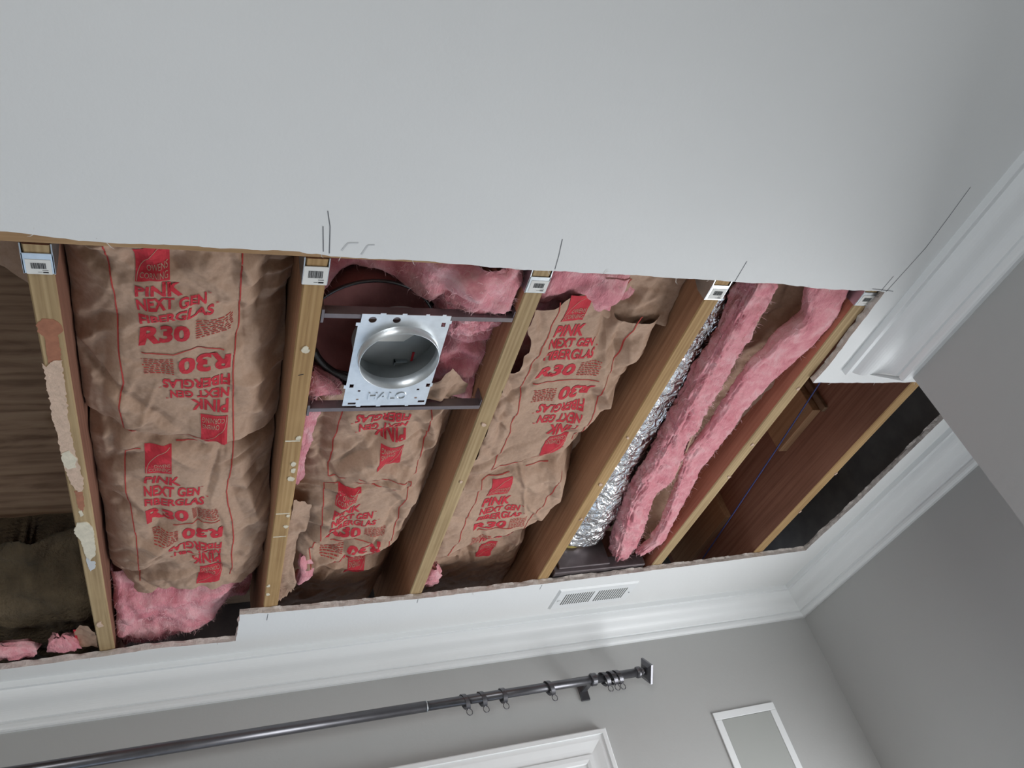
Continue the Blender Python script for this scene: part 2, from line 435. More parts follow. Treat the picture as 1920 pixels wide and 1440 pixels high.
# glazed door: casing, jamb, sash, pane
def frame_loop(x0, x1, z1, prof):
    """casing round left, top, right; prof: (inset from outer edge, projection from wall)"""
    v = []; n = len(prof)
    for cx, cz, sx, sz in ((x0, ZF, 1, 0), (x0, z1, 1, -1), (x1, z1, -1, -1), (x1, ZF, -1, 0)):
        for i, pr in prof: v.append((cx + sx * i, YB - pr, cz + sz * i))
    f = [(k * n + i, k * n + i + 1, (k + 1) * n + i + 1, (k + 1) * n + i) for k in range(3) for i in range(n - 1)]
    return v, f
v, f = frame_loop(-1.007, 1.207, .675, [(0, 0), (0, .024), (.003, .026), (.015, .026), (.016, .021), (.03, .020), (.05, .015), (.066, .012), (.067, .016), (.080, .016), (.090, .014), (.093, .010), (.107, .010), (.107, -.005)])
win = struct(obj('window_1', v, f, M['trim']))
mb = MB(); mb.box(DX0, DX0 + .02, YB - .005, YB + .13, ZF, DZ).box(DX1 - .02, DX1, YB - .005, YB + .13, ZF, DZ).box(DX0 + .02, DX1 - .02, YB - .005, YB + .13, DZ - .02, DZ)
mb.build('jamb', M['trim'], win, bevel=.002)
for a, b in ((DX0 + .02, .1), (.1, DX1 - .02)):
    mb = MB(); mb.box(a, a + .07, YB + .05, YB + .09, ZF, DZ - .02).box(b - .07, b, YB + .05, YB + .09, ZF, DZ - .02).box(a + .07, b - .07, YB + .05, YB + .09, DZ - .10, DZ - .02).box(a + .07, b - .07, YB + .05, YB + .09, ZF, ZF + .18)
    s = mb.build('sash', M['trim'], win, bevel=.003)
    mb = MB(); mb.box(a + .07, b - .07, YB + .066, YB + .072, ZF + .18, DZ - .10); mb.build('pane', M['glass'], s)

def small_window(name, box):      # box(a0, a1, d0, d1, z0, z1) maps along-wall and depth ranges to a box
    mb = MB(); a0, a1, z0, z1, bx = box
    for (p, q, r, t) in ((a0, a0 + .05, z0, z1), (a1 - .05, a1, z0, z1), (a0 + .05, a1 - .05, z0, z0 + .05), (a0 + .05, a1 - .05, z1 - .05, z1)): bx(mb, p, q, .05, .09, r, t)
    w = struct(mb.build(name, M['trim'], bevel=.003))
    mb = MB(); bx(mb, a0 + .05, a1 - .05, .068, .072, z0 + .05, z1 - .05); mb.build('pane', M['glass'], w)
small_window('added_alcove_window', (AW[0], AW[1], AW[2], AW[3], lambda m, p, q, d0, d1, r, t: m.box(XA + d0, XA + d1, p, q, r, t)))  # unseen window, added to hold the alcove daylight
small_window('window_3', (-2.6, -1.0, -.90, .70, lambda m, p, q, d0, d1, r, t: m.box(p, q, YF - d1, YF - d0, r, t)))

# hidden attic shell so that no outdoor light falls into the joist bays
mb = MB()
mb.box(-1.6, 2.6, .5, 2.75, 1.95, 2.0).box(-1.6, -1.55, .5, 2.75, ZJ, 1.95).box(2.30, 2.35, .5, 2.75, ZJ, 1.95).box(-1.55, 2.30, .5, .55, ZJ, 1.95).box(-1.55, 2.30, 2.70, 2.75, ZJ, 1.95)
struct(mb.build('attic_light_shell', M['shellgrey']))
mb = MB(); mb.box(-1.5, -.213, .80, 2.085, ZT, ZT + .019); struct(mb.build('plywood_deck', M['plyknot']))
mb = MB(); mb.box(-.211, 1.815, .80, 2.62, ZT, ZT + .019); struct(mb.build('subfloor_deck', M['ply']))

# ------------------------------------------------------------------ header and joists
mb = MB(); mb.box(-1.5, 1.50, .831, .875, ZJ, ZT)
header = tag(mb.build('header_beam', M['lvl'], bevel=.002), 'wooden header beam along the near edge of the opening, carrying the metal hangers', 'beam')
JX = [-.212, .197, .607, 1.012, 1.416, 1.816]
JM = ['spf', 'spf2', 'spf', 'spf2', 'spf', 'spf2']
JL = ['pale joist smeared with white compound and torn paper, leftmost of the six',
      'joist with yellowish glue dabs between the printed kraft paper and the light frame',
      'joist between the round light frame and the next printed kraft paper',
      'narrow looking joist lying against the silver foil duct',
      'joist beside the pink insulation strip, its reddish left side bare',
      'rightmost joist, set in front of the black void, with a scrap block on its side']
joists = []
for k, x in enumerate(JX):
    y0 = .878 if k < 5 else .80
    mb = MB()
    ys = np.linspace(y0, 2.56, 40)
    v = []
    for y in ys:
        w = .0004 * math.sin(y * 9 + k)
        for (dx, z) in ((-.019, ZJ + .0025), (-.0165, ZJ), (.0165, ZJ), (.019, ZJ + .0025), (.019, ZT), (-.019, ZT)): v.append((x + dx + w, y, z))
    f = [(i * 6 + j, i * 6 + (j + 1) % 6, (i + 1) * 6 + (j + 1) % 6, (i + 1) * 6 + j) for i in range(len(ys) - 1) for j in range(6)]
    f += [tuple(range(6))[::-1], tuple(range((len(ys) - 1) * 6, len(ys) * 6))]
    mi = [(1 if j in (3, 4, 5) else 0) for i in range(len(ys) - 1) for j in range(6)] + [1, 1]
    o = obj('ceiling_joist', v, f, [M[JM[k]], M['side5' if k == 4 else 'side6' if k in (0, 5) else 'side']], midx=mi); tag(o, JL[k], 'joist', 'ceiling joists across the opening'); joists.append(o)  # first joist takes the darker side colour in place of shade

def patch(name, outline, z, mat, parent, th=.0018, jit=.0012, seed=1):
    """irregular flat deposit with thickness"""
    L = resample(outline, .004); n = len(L)
    L = L + np.stack([fbm(np.arange(n) * .6, np.zeros(n), seed, 2) * jit, fbm(np.arange(n) * .6, np.zeros(n) + 5, seed + 3, 2) * jit], 1)
    v, f = fill2d([L], z - th)
    c = L.mean(0); L2 = c + (L - c) * 1.0
    vv = [(p[0], p[1], z - th) for p in L] + [(p[0], p[1], z) for p in L2]
    mb = MB(); mb.add(v, f); mb.add(vv, [(i, (i + 1) % n, n + (i + 1) % n, n + i) for i in range(n)])
    return mb.build(name, mat, parent)
J1 = joists[0]
patch('adhesive_stain', [(-.230, 1.045), (-.222, 1.030), (-.205, 1.030), (-.194, 1.042), (-.194, 1.058), (-.203, 1.068), (-.202, 1.10), (-.204, 1.125), (-.224, 1.135), (-.223, 1.10), (-.222, 1.07), (-.230, 1.06)], ZJ, M['stain'], J1, .0006, seed=2)
patch('torn_paper_residue', [(-.231, 1.135), (-.226, 1.142), (-.215, 1.125), (-.203, 1.125), (-.205, 1.20), (-.208, 1.30), (-.207, 1.38), (-.203, 1.43), (-.201, 1.47), (-.205, 1.512), (-.214, 1.515), (-.226, 1.47), (-.231, 1.38), (-.233, 1.25), (-.232, 1.16)], ZJ, M['torn'], J1, .0016, .002, seed=4)
patch('white_compound', [(-.230, 1.385), (-.216, 1.375), (-.206, 1.40), (-.210, 1.43), (-.224, 1.435), (-.230, 1.42)], ZJ - .0016, M['glue'], J1, .001, seed=6)
patch('adhesive_stain', [(-.219, 1.512), (-.206, 1.512), (-.206, 1.565), (-.212, 1.59), (-.219, 1.565)], ZJ, M['stain'], J1, .0006, seed=8)
patch('white_compound', [(-.219, 1.585), (-.212, 1.582), (-.211, 1.60), (-.218, 1.607)], ZJ, M['glue'], J1, .001, seed=9)
patch('white_compound', [(-.2335, 1.655), (-.225, 1.628), (-.208, 1.626), (-.198, 1.645), (-.198, 1.70), (-.200, 1.76), (-.214, 1.785), (-.222, 1.755), (-.225, 1.70), (-.2335, 1.67)], ZJ, M['glue'], J1, .0024, seed=10)
patch('grey_smear', [(-.221, 1.765), (-.212, 1.79), (-.204, 1.79), (-.206, 1.82), (-.218, 1.835), (-.221, 1.80)], ZJ, M['smudge'], J1, .0008, seed=12)
patch('torn_paper_residue', [(-.224, 2.09), (-.214, 2.085), (-.212, 2.11), (-.222, 2.115)], ZJ, M['torn'], J1, .003, .002, seed=13)
J2 = joists[1]
for (x, y, r, s) in ((.197, 1.095, .007, 3), (.208, 1.36, .005, 4), (.205, 1.45, .006, 5), (.206, 1.475, .0055, 6), (.203, 1.505, .007, 7), (.209, 1.655, .005, 8), (.207, 1.70, .0045, 9), (.185, 1.985, .005, 10), (.186, 2.03, .005, 11)):
    a = np.linspace(0, 2 * math.pi, 9)[:-1]
    patch('glue_dab', [(x + r * math.cos(t), y + r * 1.3 * math.sin(t)) for t in a], ZJ, M['glue'], J2, .002, .002, seed=s + 20)
for (y, t) in ((1.37, .0022), (1.645, .0018), (1.745, .0015)):
    patch('glue_line', [(.1815, y - t), (.212, y - t), (.212, y + t), (.1815, y + t)], ZJ, M['glue'], J2, .0006, .0005, seed=int(y * 100))
patch('pencil_mark', [(.190, 1.165), (.200, 1.162), (.200, 1.164), (.190, 1.167)], ZJ, M['ink'], J2, .0003, 0, seed=3)
for jj, spots in ((2, [(.607, 1.55), (.611, 1.33)]), (3, [(1.012, 1.60), (1.016, 1.77), (1.010, 1.40)]), (4, [(1.418, 1.45), (1.426, 1.60), (1.424, 1.22)]), (5, [(1.828, 1.62), (1.828, 1.83)])):
    for (x, y) in spots:
        a = np.linspace(0, 2 * math.pi, 7)[:-1]
        patch('paper_scrap', [(x + .004 * math.cos(t), y + .006 * math.sin(t)) for t in a], ZJ, M['torn'], joists[jj], .003, .003, seed=int(x * 1000))

# joist hangers with printed labels
HL = ['joist hanger with a barcode label on the compound-smeared leftmost joist', 'joist hanger with a large white barcode label left of the light frame',
      'joist hanger with a barcode label right of the light frame', 'joist hanger with a barcode label at the top of the foil duct', 'joist hanger half hidden in the right corner of the opening']
bars = [1, 2, 1, 1, 3, 1, 2, 1, 1, 2, 3, 1, 1, 2, 1, 3, 1, 1, 2]
for k in range(5):
    x = JX[k]
    t = thing('joist_hanger', HL[k], 'hanger', (x, .905, ZJ - .002), 'metal joist hangers along the header')
    mb = MB(); mb.box(x - .0215, x + .0215, .893, .933, ZJ - .0018, ZJ - .0002); mb.build('seat', M['galv'], t, bevel=.0006)
    for s in (-1, 1):
        xa, xb = (x + s * .0195, x + s * .0215) if s > 0 else (x + s * .0215, x + s * .0195)
        pr = [(.876, ZJ + .0), (.893, ZJ - .0018), (.933, ZJ - .0018), (.935, ZJ + .03), (.918, ZJ + .075), (.876, ZJ + .15)]
        v = [(xa, y, z) for y, z in pr] + [(xb, y, z) for y, z in pr]; n = len(pr)
        f = [tuple(range(n))[::-1], tuple(range(n, 2 * n))] + [(i, (i + 1) % n, n + (i + 1) % n, n + i) for i in range(n)]
        obj('side_flange', v, f, M['galv'], t)
    if k == 1: lx0, lx1, ly0, ly1 = x - .0205, x + .0205, .8935, .9335
    elif k == 0: lx0, lx1, ly0, ly1 = x - .017, x + .017, .905, .9335
    else: lx0, lx1, ly0, ly1 = x - .015, x + .0205, .902, .930
    mb = MB(); mb.box(lx0, lx1, ly0, ly1, ZJ - .0023, ZJ - .0018); lab = mb.build('label', M['label'], t)
    w = lx1 - lx0; h = ly1 - ly0
    mb = MB(); q = lx0 + w * .2; u = w * .6 / (sum(bars) + len(bars) * .9)
    for b in bars:
        mb.add([(q, ly0 + h * .22, ZJ - .0025), (q + b * u, ly0 + h * .22, ZJ - .0025), (q + b * u, ly0 + h * .62, ZJ - .0025), (q, ly0 + h * .62, ZJ - .0025)], [(0, 1, 2, 3)]); q += (b + .9) * u
    for (a, b, c, d) in ((.62, .86, .70, .73), (.45, .62, .84, .86), (.64, .86, .82, .90)):
        mb.add([(lx0 + w * a, ly0 + h * c, ZJ - .0025), (lx0 + w * b, ly0 + h * c, ZJ - .0025), (lx0 + w * b, ly0 + h * d, ZJ - .0025), (lx0 + w * a, ly0 + h * d, ZJ - .0025)], [(0, 1, 2, 3)])
    mb.build('barcode', M['ink'], lab)

# ------------------------------------------------------------------ lettering
_tc = {}
def text2d(body, off=0.02):
    key = (body, off)
    if key in _tc: return _tc[key]
    cu = bpy.data.curves.new('t', 'FONT'); cu.body = body; cu.offset = off; cu.resolution_u = 3
    ob = bpy.data.objects.new('t', cu); C.objects.link(ob); bpy.context.view_layer.update()
    me = bpy.data.meshes.new_from_object(ob.evaluated_get(bpy.context.evaluated_depsgraph_get()))
    bm = bmesh.new(); bm.from_mesh(me); bmesh.ops.remove_doubles(bm, verts=bm.verts, dist=1e-4)
    bmesh.ops.triangulate(bm, faces=bm.faces)
    for _ in range(2):
        es = [e for e in bm.edges if e.calc_length() > .22]
        if not es: break
        bmesh.ops.subdivide_edges(bm, edges=es, cuts=1); bmesh.ops.triangulate(bm, faces=bm.faces)
    bm.verts.index_update()
    v = np.array([tuple(q.co) for q in bm.verts]); f = [[q.index for q in fc.verts] for fc in bm.faces]
    bm.free(); bpy.data.objects.remove(ob); bpy.data.meshes.remove(me)
    lo, hi = v.min(0), v.max(0); v = (v[:, :2] - lo[:2]) / (hi[:2] - lo[:2])
    _tc[key] = (v, f); return _tc[key]

# ------------------------------------------------------------------ kraft paper facings
class Sheet:
    def __init__(s, x0, x1, base, seed, ncrease=40, amp=(.003, .010), yr=(.88, 2.1), lat=.005, facet=.0085, calm=(), folds=()):
        s.facet = facet; s.calm = calm; s.folds = folds; s.x0, s.x1, s.base, s.seed, s.lat = x0, x1, base, seed, lat
        r = np.random.default_rng(seed); s.cr = []
        for i in range(ncrease):
            s.cr.append((r.uniform(x0, x1), r.uniform(*yr), r.uniform(0, math.pi), r.uniform(.04, .16), r.uniform(*amp) * r.choice([-1, 1]), r.uniform(.008, .035)))
    def pos(s, x, y):
        x = np.asarray(x, float); y = np.asarray(y, float)
        u = (x - s.x0) / (s.x1 - s.x0)
        z0 = s.base(u, x, y); z = 0 * z0
        for (cx, cy, a, L, A, w) in s.cr:
            dx, dy = x - cx, y - cy
            al = dx * math.cos(a) + dy * math.sin(a); d = -dx * math.sin(a) + dy * math.cos(a)
            z = z + A * np.clip(1 - np.abs(d) / w, 0, 1) * np.clip(1 - (al / L) ** 2, 0, 1)
        z = z + s.facet * facets(x * 15, y * 13, s.seed + 90) + .42 * s.facet * facets(x * 34 + 3, y * 31, s.seed + 95) + .16 * s.facet * facets(x * 80, y * 74, s.seed + 97)
        z = z + .0045 * fbm(x * 11, y * 11, s.seed, 3) + .0032 * ridged(x * 15, y * 15, s.seed + 40, 3)
        for (cx, cy, a, L, A, w) in s.folds:
            dx, dy = x - cx, y - cy
            al = dx * math.cos(a) + dy * math.sin(a); d = -dx * math.sin(a) + dy * math.cos(a)
            z0 = z0 + A * np.clip(1 - np.abs(d) / w, 0, 1) * np.clip(1 - (al / L) ** 2, 0, 1)
        k = np.ones_like(z)
        for (cx, cy, rx, ry, q) in s.calm: k = np.minimum(k, 1 - (1 - q) * np.exp(-(((x - cx) / rx) ** 2 + ((y - cy) / ry) ** 2) ** 2))
        z = z0 + z * k
        X = x + s.lat * vnoise(x * 14, y * 14, s.seed + 60); Y = y + s.lat * vnoise(x * 14, y * 14, s.seed + 70)
        return np.stack([X, Y, z], -1)
    def mesh(s, name, y0f, y1f, mat, parent, x0f=None, x1f=None, nx=130, ny=400):
        U, T = np.meshgrid(np.linspace(0, 1, nx), np.linspace(0, 1, ny))
        Y0 = y0f(U); Y1 = y1f(U); Y = Y0 + (Y1 - Y0) * T
        A = s.x0 + 0 * Y if x0f is None else x0f(Y); B = s.x1 + 0 * Y if x1f is None else x1f(Y)
        X = A + (B - A) * U
        P = s.pos(X, Y).reshape(-1, 3)
        f = [(j * nx + i, j * nx + i + 1, (j + 1) * nx + i + 1, (j + 1) * nx + i) for j in range(ny - 1) for i in range(nx - 1)]
        return obj(name, P, f, mat, parent, smooth=True)

def on_sheet(sh, name, pts, faces, mat, parent, lift=.0012):
    p = sh.pos(pts[:, 0], pts[:, 1]); p[:, 2] -= lift
    return obj(name, p, faces, mat, parent)

def grid2d(x0, x1, y0, y1, step=.006):
    nx = max(2, int(abs(x1 - x0) / step) + 1); ny = max(2, int(abs(y1 - y0) / step) + 1)
    X, Y = np.meshgrid(np.linspace(x0, x1, nx), np.linspace(y0, y1, ny))
    f = [(j * nx + i, j * nx + i + 1, (j + 1) * nx + i + 1, (j + 1) * nx + i) for j in range(ny - 1) for i in range(nx - 1)]
    return np.stack([X.ravel(), Y.ravel()], 1), f

def sheet_line(sh, name, pts, w, mat, parent, lift=.0012):
    P = resample(pts, .006, False); P = np.vstack([P, [pts[-1]]])
    v, f = ribbon(P, w, 0); return on_sheet(sh, name, np.array(v)[:, :2], f, mat, parent, lift)

TH = .295
def print_half(sh, parent, x0, ytop, yrule, inv=False, skew=0.0, skip=(), W=.155, ymax=None):
    """one half of the printed block: logo, three words, value, fine print. inv: turned upside down (reads from the other side)"""
    k = (yrule - ytop) / TH
    def mp(tx, ty):          # template metres (right, down) -> sheet x, y
        tx = np.asarray(tx, float); ty = np.asarray(ty, float)
        if inv: x = x0 + W - tx
        else: x = x0 + tx
        y = ytop + ty * k
        return np.stack([x, y + skew * (x - x0)], -1)
    def put(name, body, x, y, w, h, off=.02, mat='red', lift=.0012):
        v, f = text2d(body, off)
        pts = mp(x + v[:, 0] * w, y + (1 - v[:, 1]) * h)
        on_sheet(sh, name, pts, f, M[mat], parent, lift)
    if 'logo' not in skip:
        g, f = grid2d(0, .053, 0, .088, .005)
        on_sheet(sh, 'logo_square', mp(g[:, 0], g[:, 1]), f, M['red'], parent)
        a = np.linspace(0, 1, 16); arc = np.stack([.002 + .047 * a ** 1.7, .086 - .082 * a ** .62], 1)
        v, f = ribbon(arc, .0011, 0); v = np.array(v)
        on_sheet(sh, 'logo_arc', mp(v[:, 0], v[:, 1]), f, M['kraft'], parent, .0022)
        put('logo_lettering', 'OWENS', .016, .048, .034, .014, 0.0, 'kraft', .0022)
        put('logo_lettering', 'CORNING', .006, .066, .044, .014, 0.0, 'kraft', .0022)
    if 'words' not in skip:
        put('printed_word', 'PINK', 0, .102, .070, .041, .035)
        put('printed_word', 'NEXT GEN', 0, .150, .108, .031, .035)
        put('printed_word', 'FIBERGLAS', 0, .189, .122, .032, .035)
        for (x, y) in ((.110, .149), (.124, .188)): put('trademark', 'TM', x, y, .006, .004, .02)
    if 'value' not in skip:
        put('printed_value', 'R30', 0, .238, .088, .046, .04)
    if 'fine' not in skip:
        r = random.Random(int(x0 * 1000) + int(ytop * 100)); vv = []; ff = []
        for row in range(8):
            q = .097
            while q < .150:
                L = r.uniform(.004, .010); y = .236 + row * .006
                n = len(vv); e = min(q + L, .152)
                vv += [(q, y), (e, y), (e, y + .0025), (q, y + .0025)]; ff.append((n, n + 1, n + 2, n + 3)); q += L + .0022
        vv = np.array(vv); o = on_sheet(sh, 'fine_print', mp(vv[:, 0], vv[:, 1]), ff, M['redline'], parent); o['kind'] = 'stuff'

def fluff(name, x0, x1, y0, y1, zf, parent, seed, th=.09, step=.005, fine=.004, mat='pink', hole=None, ztop=None, xw=None):
    """closed puffy body whose underside follows zf(x, y) with fibre relief"""
    nx = int((x1 - x0) / step) + 2; ny = int((y1 - y0) / step) + 2
    X, Y = np.meshgrid(np.linspace(x0, x1, nx), np.linspace(y0, y1, ny))
    Z = zf(X, Y) + fine * (fbm(X * 45, Y * 30, seed, 3) + 1.2 * ridged(X * 22, Y * 18, seed + 5, 2) * .5)
    wob = .006 * fbm(X * 14, Y * 14, seed + 9, 3)
    eu = np.minimum(np.arange(nx), np.arange(nx)[::-1])[None, :] * np.ones((ny, 1)); ev = np.minimum(np.arange(ny), np.arange(ny)[::-1])[:, None] * np.ones((1, nx))
    edge = np.clip(np.minimum(eu, ev) / 5.0, 0, 1); Z = Z + (1 - np.sqrt(edge)) * .02
    P = np.stack([X + wob, Y + np.roll(wob, 7, 0), Z], -1).reshape(-1, 3)
    zt = (P[:, 2].max() + th) if ztop is None else ztop
    Q = P.copy(); Q[:, 2] = np.maximum(zt, P[:, 2] + .005)
    cx = (X + 0).reshape(-1); cy = (Y + 0).reshape(-1)
    keep = lambda i: True
    f = []; n = nx * ny
    def ok(j, i):
        if hole is None: return True
        hx, hy, hr = hole
        return (X[j, i] - hx) ** 2 + (Y[j, i] - hy) ** 2 > hr * hr
    for j in range(ny - 1):
        for i in range(nx - 1):
            if ok(j, i): f.append((j * nx + i, j * nx + i + 1, (j + 1) * nx + i + 1, (j + 1) * nx + i))
    for i in range(nx - 1):
        f.append((i, i + 1, n + i + 1, n + i)); a = (ny - 1) * nx + i; f.append((a, a + 1, n + a + 1, n + a))
    for j in range(ny - 1):
        a = j * nx; f.append((a, a + nx, n + a + nx, n + a)); a = j * nx + nx - 1; f.append((a, a + nx, n + a + nx, n + a))
    f += [(n + 0, n + nx - 1, n + n - 1, n + (ny - 1) * nx)]
    return obj(name, np.vstack([P, Q]), f, M[mat], parent, smooth=True)

def loft(name, ys, xl, xr, zb, zt, parent, seed, na=56, ny=220, amp=.005, mat='pink', pw=.55, tuft=0.0):
    """soft roll: cross-section between xl..xr and zb..zt at every y"""
    Y = np.linspace(ys[0], ys[-1], ny); A = np.linspace(0, 2 * math.pi, na, endpoint=False)
    L = np.interp(Y, ys, xl); R = np.interp(Y, ys, xr); B = np.interp(Y, ys, zb); T = np.interp(Y, ys, zt)
    ker = np.ones(9) / 9
    sm = lambda a: np.convolve(np.pad(a, 4, 'edge'), ker, 'valid')
    L, R, B, T = map(sm, (L, R, B, T))
    YY, AA = np.meshgrid(Y, A, indexing='ij')
    c, s = np.cos(AA), np.sin(AA)
    c2 = np.sign(c) * np.abs(c) ** pw; s2 = np.sign(s) * np.abs(s) ** pw
    n = fbm(AA * 2.2 + 40, YY * 16, seed, 4, .6) * amp + ridged(AA * 3 + 10, YY * 9, seed + 3, 3) * amp * .7 + fbm(AA * 9, YY * 90, seed + 8, 2) * amp * .45
    taper = np.sqrt(np.clip(np.minimum(YY - Y[0], Y[-1] - YY) / .02, 0, 1)) * .55 + .45
    X = (L + R)[:, None] / 2 + c2 * ((R - L)[:, None] / 2 * taper + n)
    Z = (B + T)[:, None] / 2 + s2 * ((T - B)[:, None] / 2 * taper + n)
    YY = YY + tuft * fbm(AA * 4, YY * 3, seed + 20, 3) * smoothstep(Y[-1] - .12, Y[-1], YY) + .4 * amp * fbm(AA * 6, YY * 60, seed + 12, 2)
    P = np.stack([X, YY, Z], -1).reshape(-1, 3)
    f = [(j * na + i, j * na + (i + 1) % na, (j + 1) * na + (i + 1) % na, (j + 1) * na + i) for j in range(ny - 1) for i in range(na)]
    f += [tuple(range(na)), tuple(range((ny - 1) * na, ny * na))]
    return obj(name, P, f, M[mat], parent, smooth=True)

M['fibre'] = plain('pale_pink_fibre', srgb(240, 200, 204), 0.9, var=0.05, scale=30)
def fibres(src, parent, count, seed, length=(.008, .022), mat='fibre', zmax=1.10, w=.00030):
    """loose glass fibres standing off a fluffy body"""
    me = src.data; n = len(me.vertices); co = np.empty(n * 3); no = np.empty(n * 3)
    me.vertices.foreach_get('co', co); me.vertices.foreach_get('normal', no)
    co = co.reshape(-1, 3) + np.array(WL[src]); co[:, 2] -= H; no = no.reshape(-1, 3)
    idx = np.nonzero(co[:, 2] < zmax)[0]; r = np.random.default_rng(seed); v = []; f = []
    if not len(idx): return
    c = co.mean(0)
    for i in r.choice(idx, count):
        p = co[i]; nn = no[i] if (no[i] @ (p - c)) > 0 else -no[i]
        d = nn * .5 + r.normal(0, .8, 3); d /= np.linalg.norm(d); d2 = d + r.normal(0, .5, 3); L = r.uniform(*length)
        s_ = np.cross(d, r.normal(0, 1, 3)); s_ = s_ / np.linalg.norm(s_) * w
        q1 = p + d * L * .5; q2 = q1 + d2 / np.linalg.norm(d2) * L * .5; k = len(v)
        v += [p - s_, p + s_, q1 - s_, q1 + s_, q2]; f += [(k, k + 1, k + 3, k + 2), (k + 2, k + 3, k + 4)]
    o = obj('loose_fibres', v, f, M[mat], parent); o['kind'] = 'stuff'

# ---- bay between the first two joists: printed facing with a pink end
def baseA(u, x, y):
    e = np.abs(2 * u - 1)
    z = 1.088 + .062 * e ** 4
    z = z - .016 * np.exp(-((x - .00) / .05) ** 2) * smoothstep(.86, 1.0, y) * (1 - smoothstep(1.15, 1.35, y))
    z = z - .020 * np.exp(-((x - .06) / .04) ** 2 - ((y - 1.33) / .10) ** 2)
    z = z + .030 * np.exp(-((y - 1.405 - .2 * (x + .05)) / .022) ** 2)
    z = z + .035 * smoothstep(.08, .17, x) * (1 - smoothstep(1.3, 1.7, y))
    z = z + .012 * np.sin(y * 13) * e
    z = z + .06 * smoothstep(.93, .87, y) * smoothstep(.02, .15, x)
    return z
A = thing('insulation_batt', 'kraft faced insulation batt with two full red prints, pink end sticking out, leftmost batt', 'insulation', (0, 1.45, 1.08), 'insulation batts in the joist bays')
SA = Sheet(-.190, .176, baseA, 11, 100, (.005, .015), folds=((.085, 1.08, 1.45, .17, .022, .028), (.115, 1.27, 1.25, .13, -.022, .030), (.125, .99, 1.7, .12, .022, .028), (.10, 1.42, .45, .10, .020, .026), (.125, 1.62, 1.35, .16, -.022, .030), (-.145, 1.22, 1.7, .16, .016, .022), (-.12, 1.47, 2.4, .08, .018, .03), (.03, 1.86, .25, .10, .014, .020), (-.08, 1.80, 2.1, .10, -.015, .026), (.05, 1.50, 1.75, .13, .012, .016), (-.03, .97, .35, .06, .010, .016)), calm=((-.035, 1.56, .09, .16, .30), (-.03, 1.02, .08, .12, .55), (.01, 1.80, .09, .10, .5), (.01, 1.25, .09, .10, .6)))
kA = SA.mesh('kraft_facing', lambda u: .877 + 0 * u, lambda u: 2.015 + .02 * np.sin(u * 9) + .035 * u + .01 * vnoise(u * 14, u * 0, 5), M['kraft'], A)
for n_, L in (('print_border', [(-.123, .885), (-.115, 1.055), (-.115, 1.218), (-.124, 1.279), (-.125, 1.395), (-.05, 1.392), (.03, 1.375)]), ('print_border', [(.085, .89), (.078, 1.076), (.076, 1.19), (.084, 1.378), (.04, 1.372)]),
              ('print_border', [(-.123, 2.0), (-.122, 1.707), (-.128, 1.579), (-.127, 1.435), (-.10, 1.432)]), ('print_border', [(-.03, 1.418), (.05, 1.418), (.085, 1.432)]), ('print_border', [(.087, 1.441), (.078, 1.6), (.093, 1.784), (.092, 1.99)]),
              ('print_rule', [(-.079, 1.135), (-.025, 1.135), (.016, 1.115), (.058, 1.125)]), ('print_rule', [(-.04, 1.712), (.06, 1.700)])):
    sheet_line(SA, n_, L, .0024, M['redline'], kA)
print_half(SA, kA, -.084, .893, 1.128, False, -.25)
print_half(SA, kA, -.084, 1.392, 1.140, True, -.10)
print_half(SA, kA, -.093, 1.421, 1.708, False, 0)
print_half(SA, kA, -.088, 1.995, 1.716, True, 0)
fluff('fiberglass', -.188, .172, .90, 2.03, lambda X, Y: baseA((X + .19) / .366, X, Y) + .050, A, 31, th=.06, step=.012, ztop=1.33)
_e = fluff('fiberglass_end', -.190, .160, 2.00, 2.40, lambda X, Y: 1.088 + .035 * smoothstep(2.10, 2.04, Y) + .10 * smoothstep(.00, .14, X - .35 * (2.25 - Y)) + .016 * fbm(X * 9, Y * 9, 3, 3) + .05 * smoothstep(2.24, 2.40, Y), A, 32, ztop=1.30, fine=.005)
fibres(_e, A, 1800, 1, zmax=1.2)

# ---- bay with the light frame: lower printed facing
def baseB(u, x, y):
    e = np.abs(2 * u - 1)
    z = 1.085 + .055 * e ** 3
    z = z - .018 * np.exp(-((x - .345 + .25 * (y - 1.6)) / .03) ** 2) * smoothstep(1.35, 1.5, y)
    z = z + .022 * np.exp(-((y - 1.40 + .35 * (x - .40)) / .020) ** 2) * np.exp(-((x - .40) / .08) ** 2)
    z = z + .075 * smoothstep(1.93, 2.06, y + .30 * (x - .33)) + .03 * smoothstep(2.06, 2.4, y)
    z = z + .05 * smoothstep(.50, .59, x)
    return z
B = thing('insulation_batt', 'kraft faced insulation batt with creased red print, below the round light frame', 'insulation', (.40, 1.7, 1.08), 'insulation batts in the joist bays')
SB = Sheet(.214, .588, baseB, 23, 85, (.004, .014), yr=(1.27, 2.2), folds=((.50, 1.45, 1.2, .14, .020, .028), (.53, 1.70, 1.8, .15, -.020, .03), (.27, 1.42, 1.5, .12, .018, .026), (.36, 1.46, 2.3, .10, .020, .024), (.47, 1.62, .9, .09, -.014, .02)), calm=((.40, 1.72, .08, .12, .45), (.40, 1.36, .09, .10, .5)))
kB = SB.mesh('kraft_facing', lambda u: 1.262 + .02 * vnoise(u * 6, 0 * u, 2), lambda u: 2.42 + 0 * u, M['kraft'], B, ny=380)
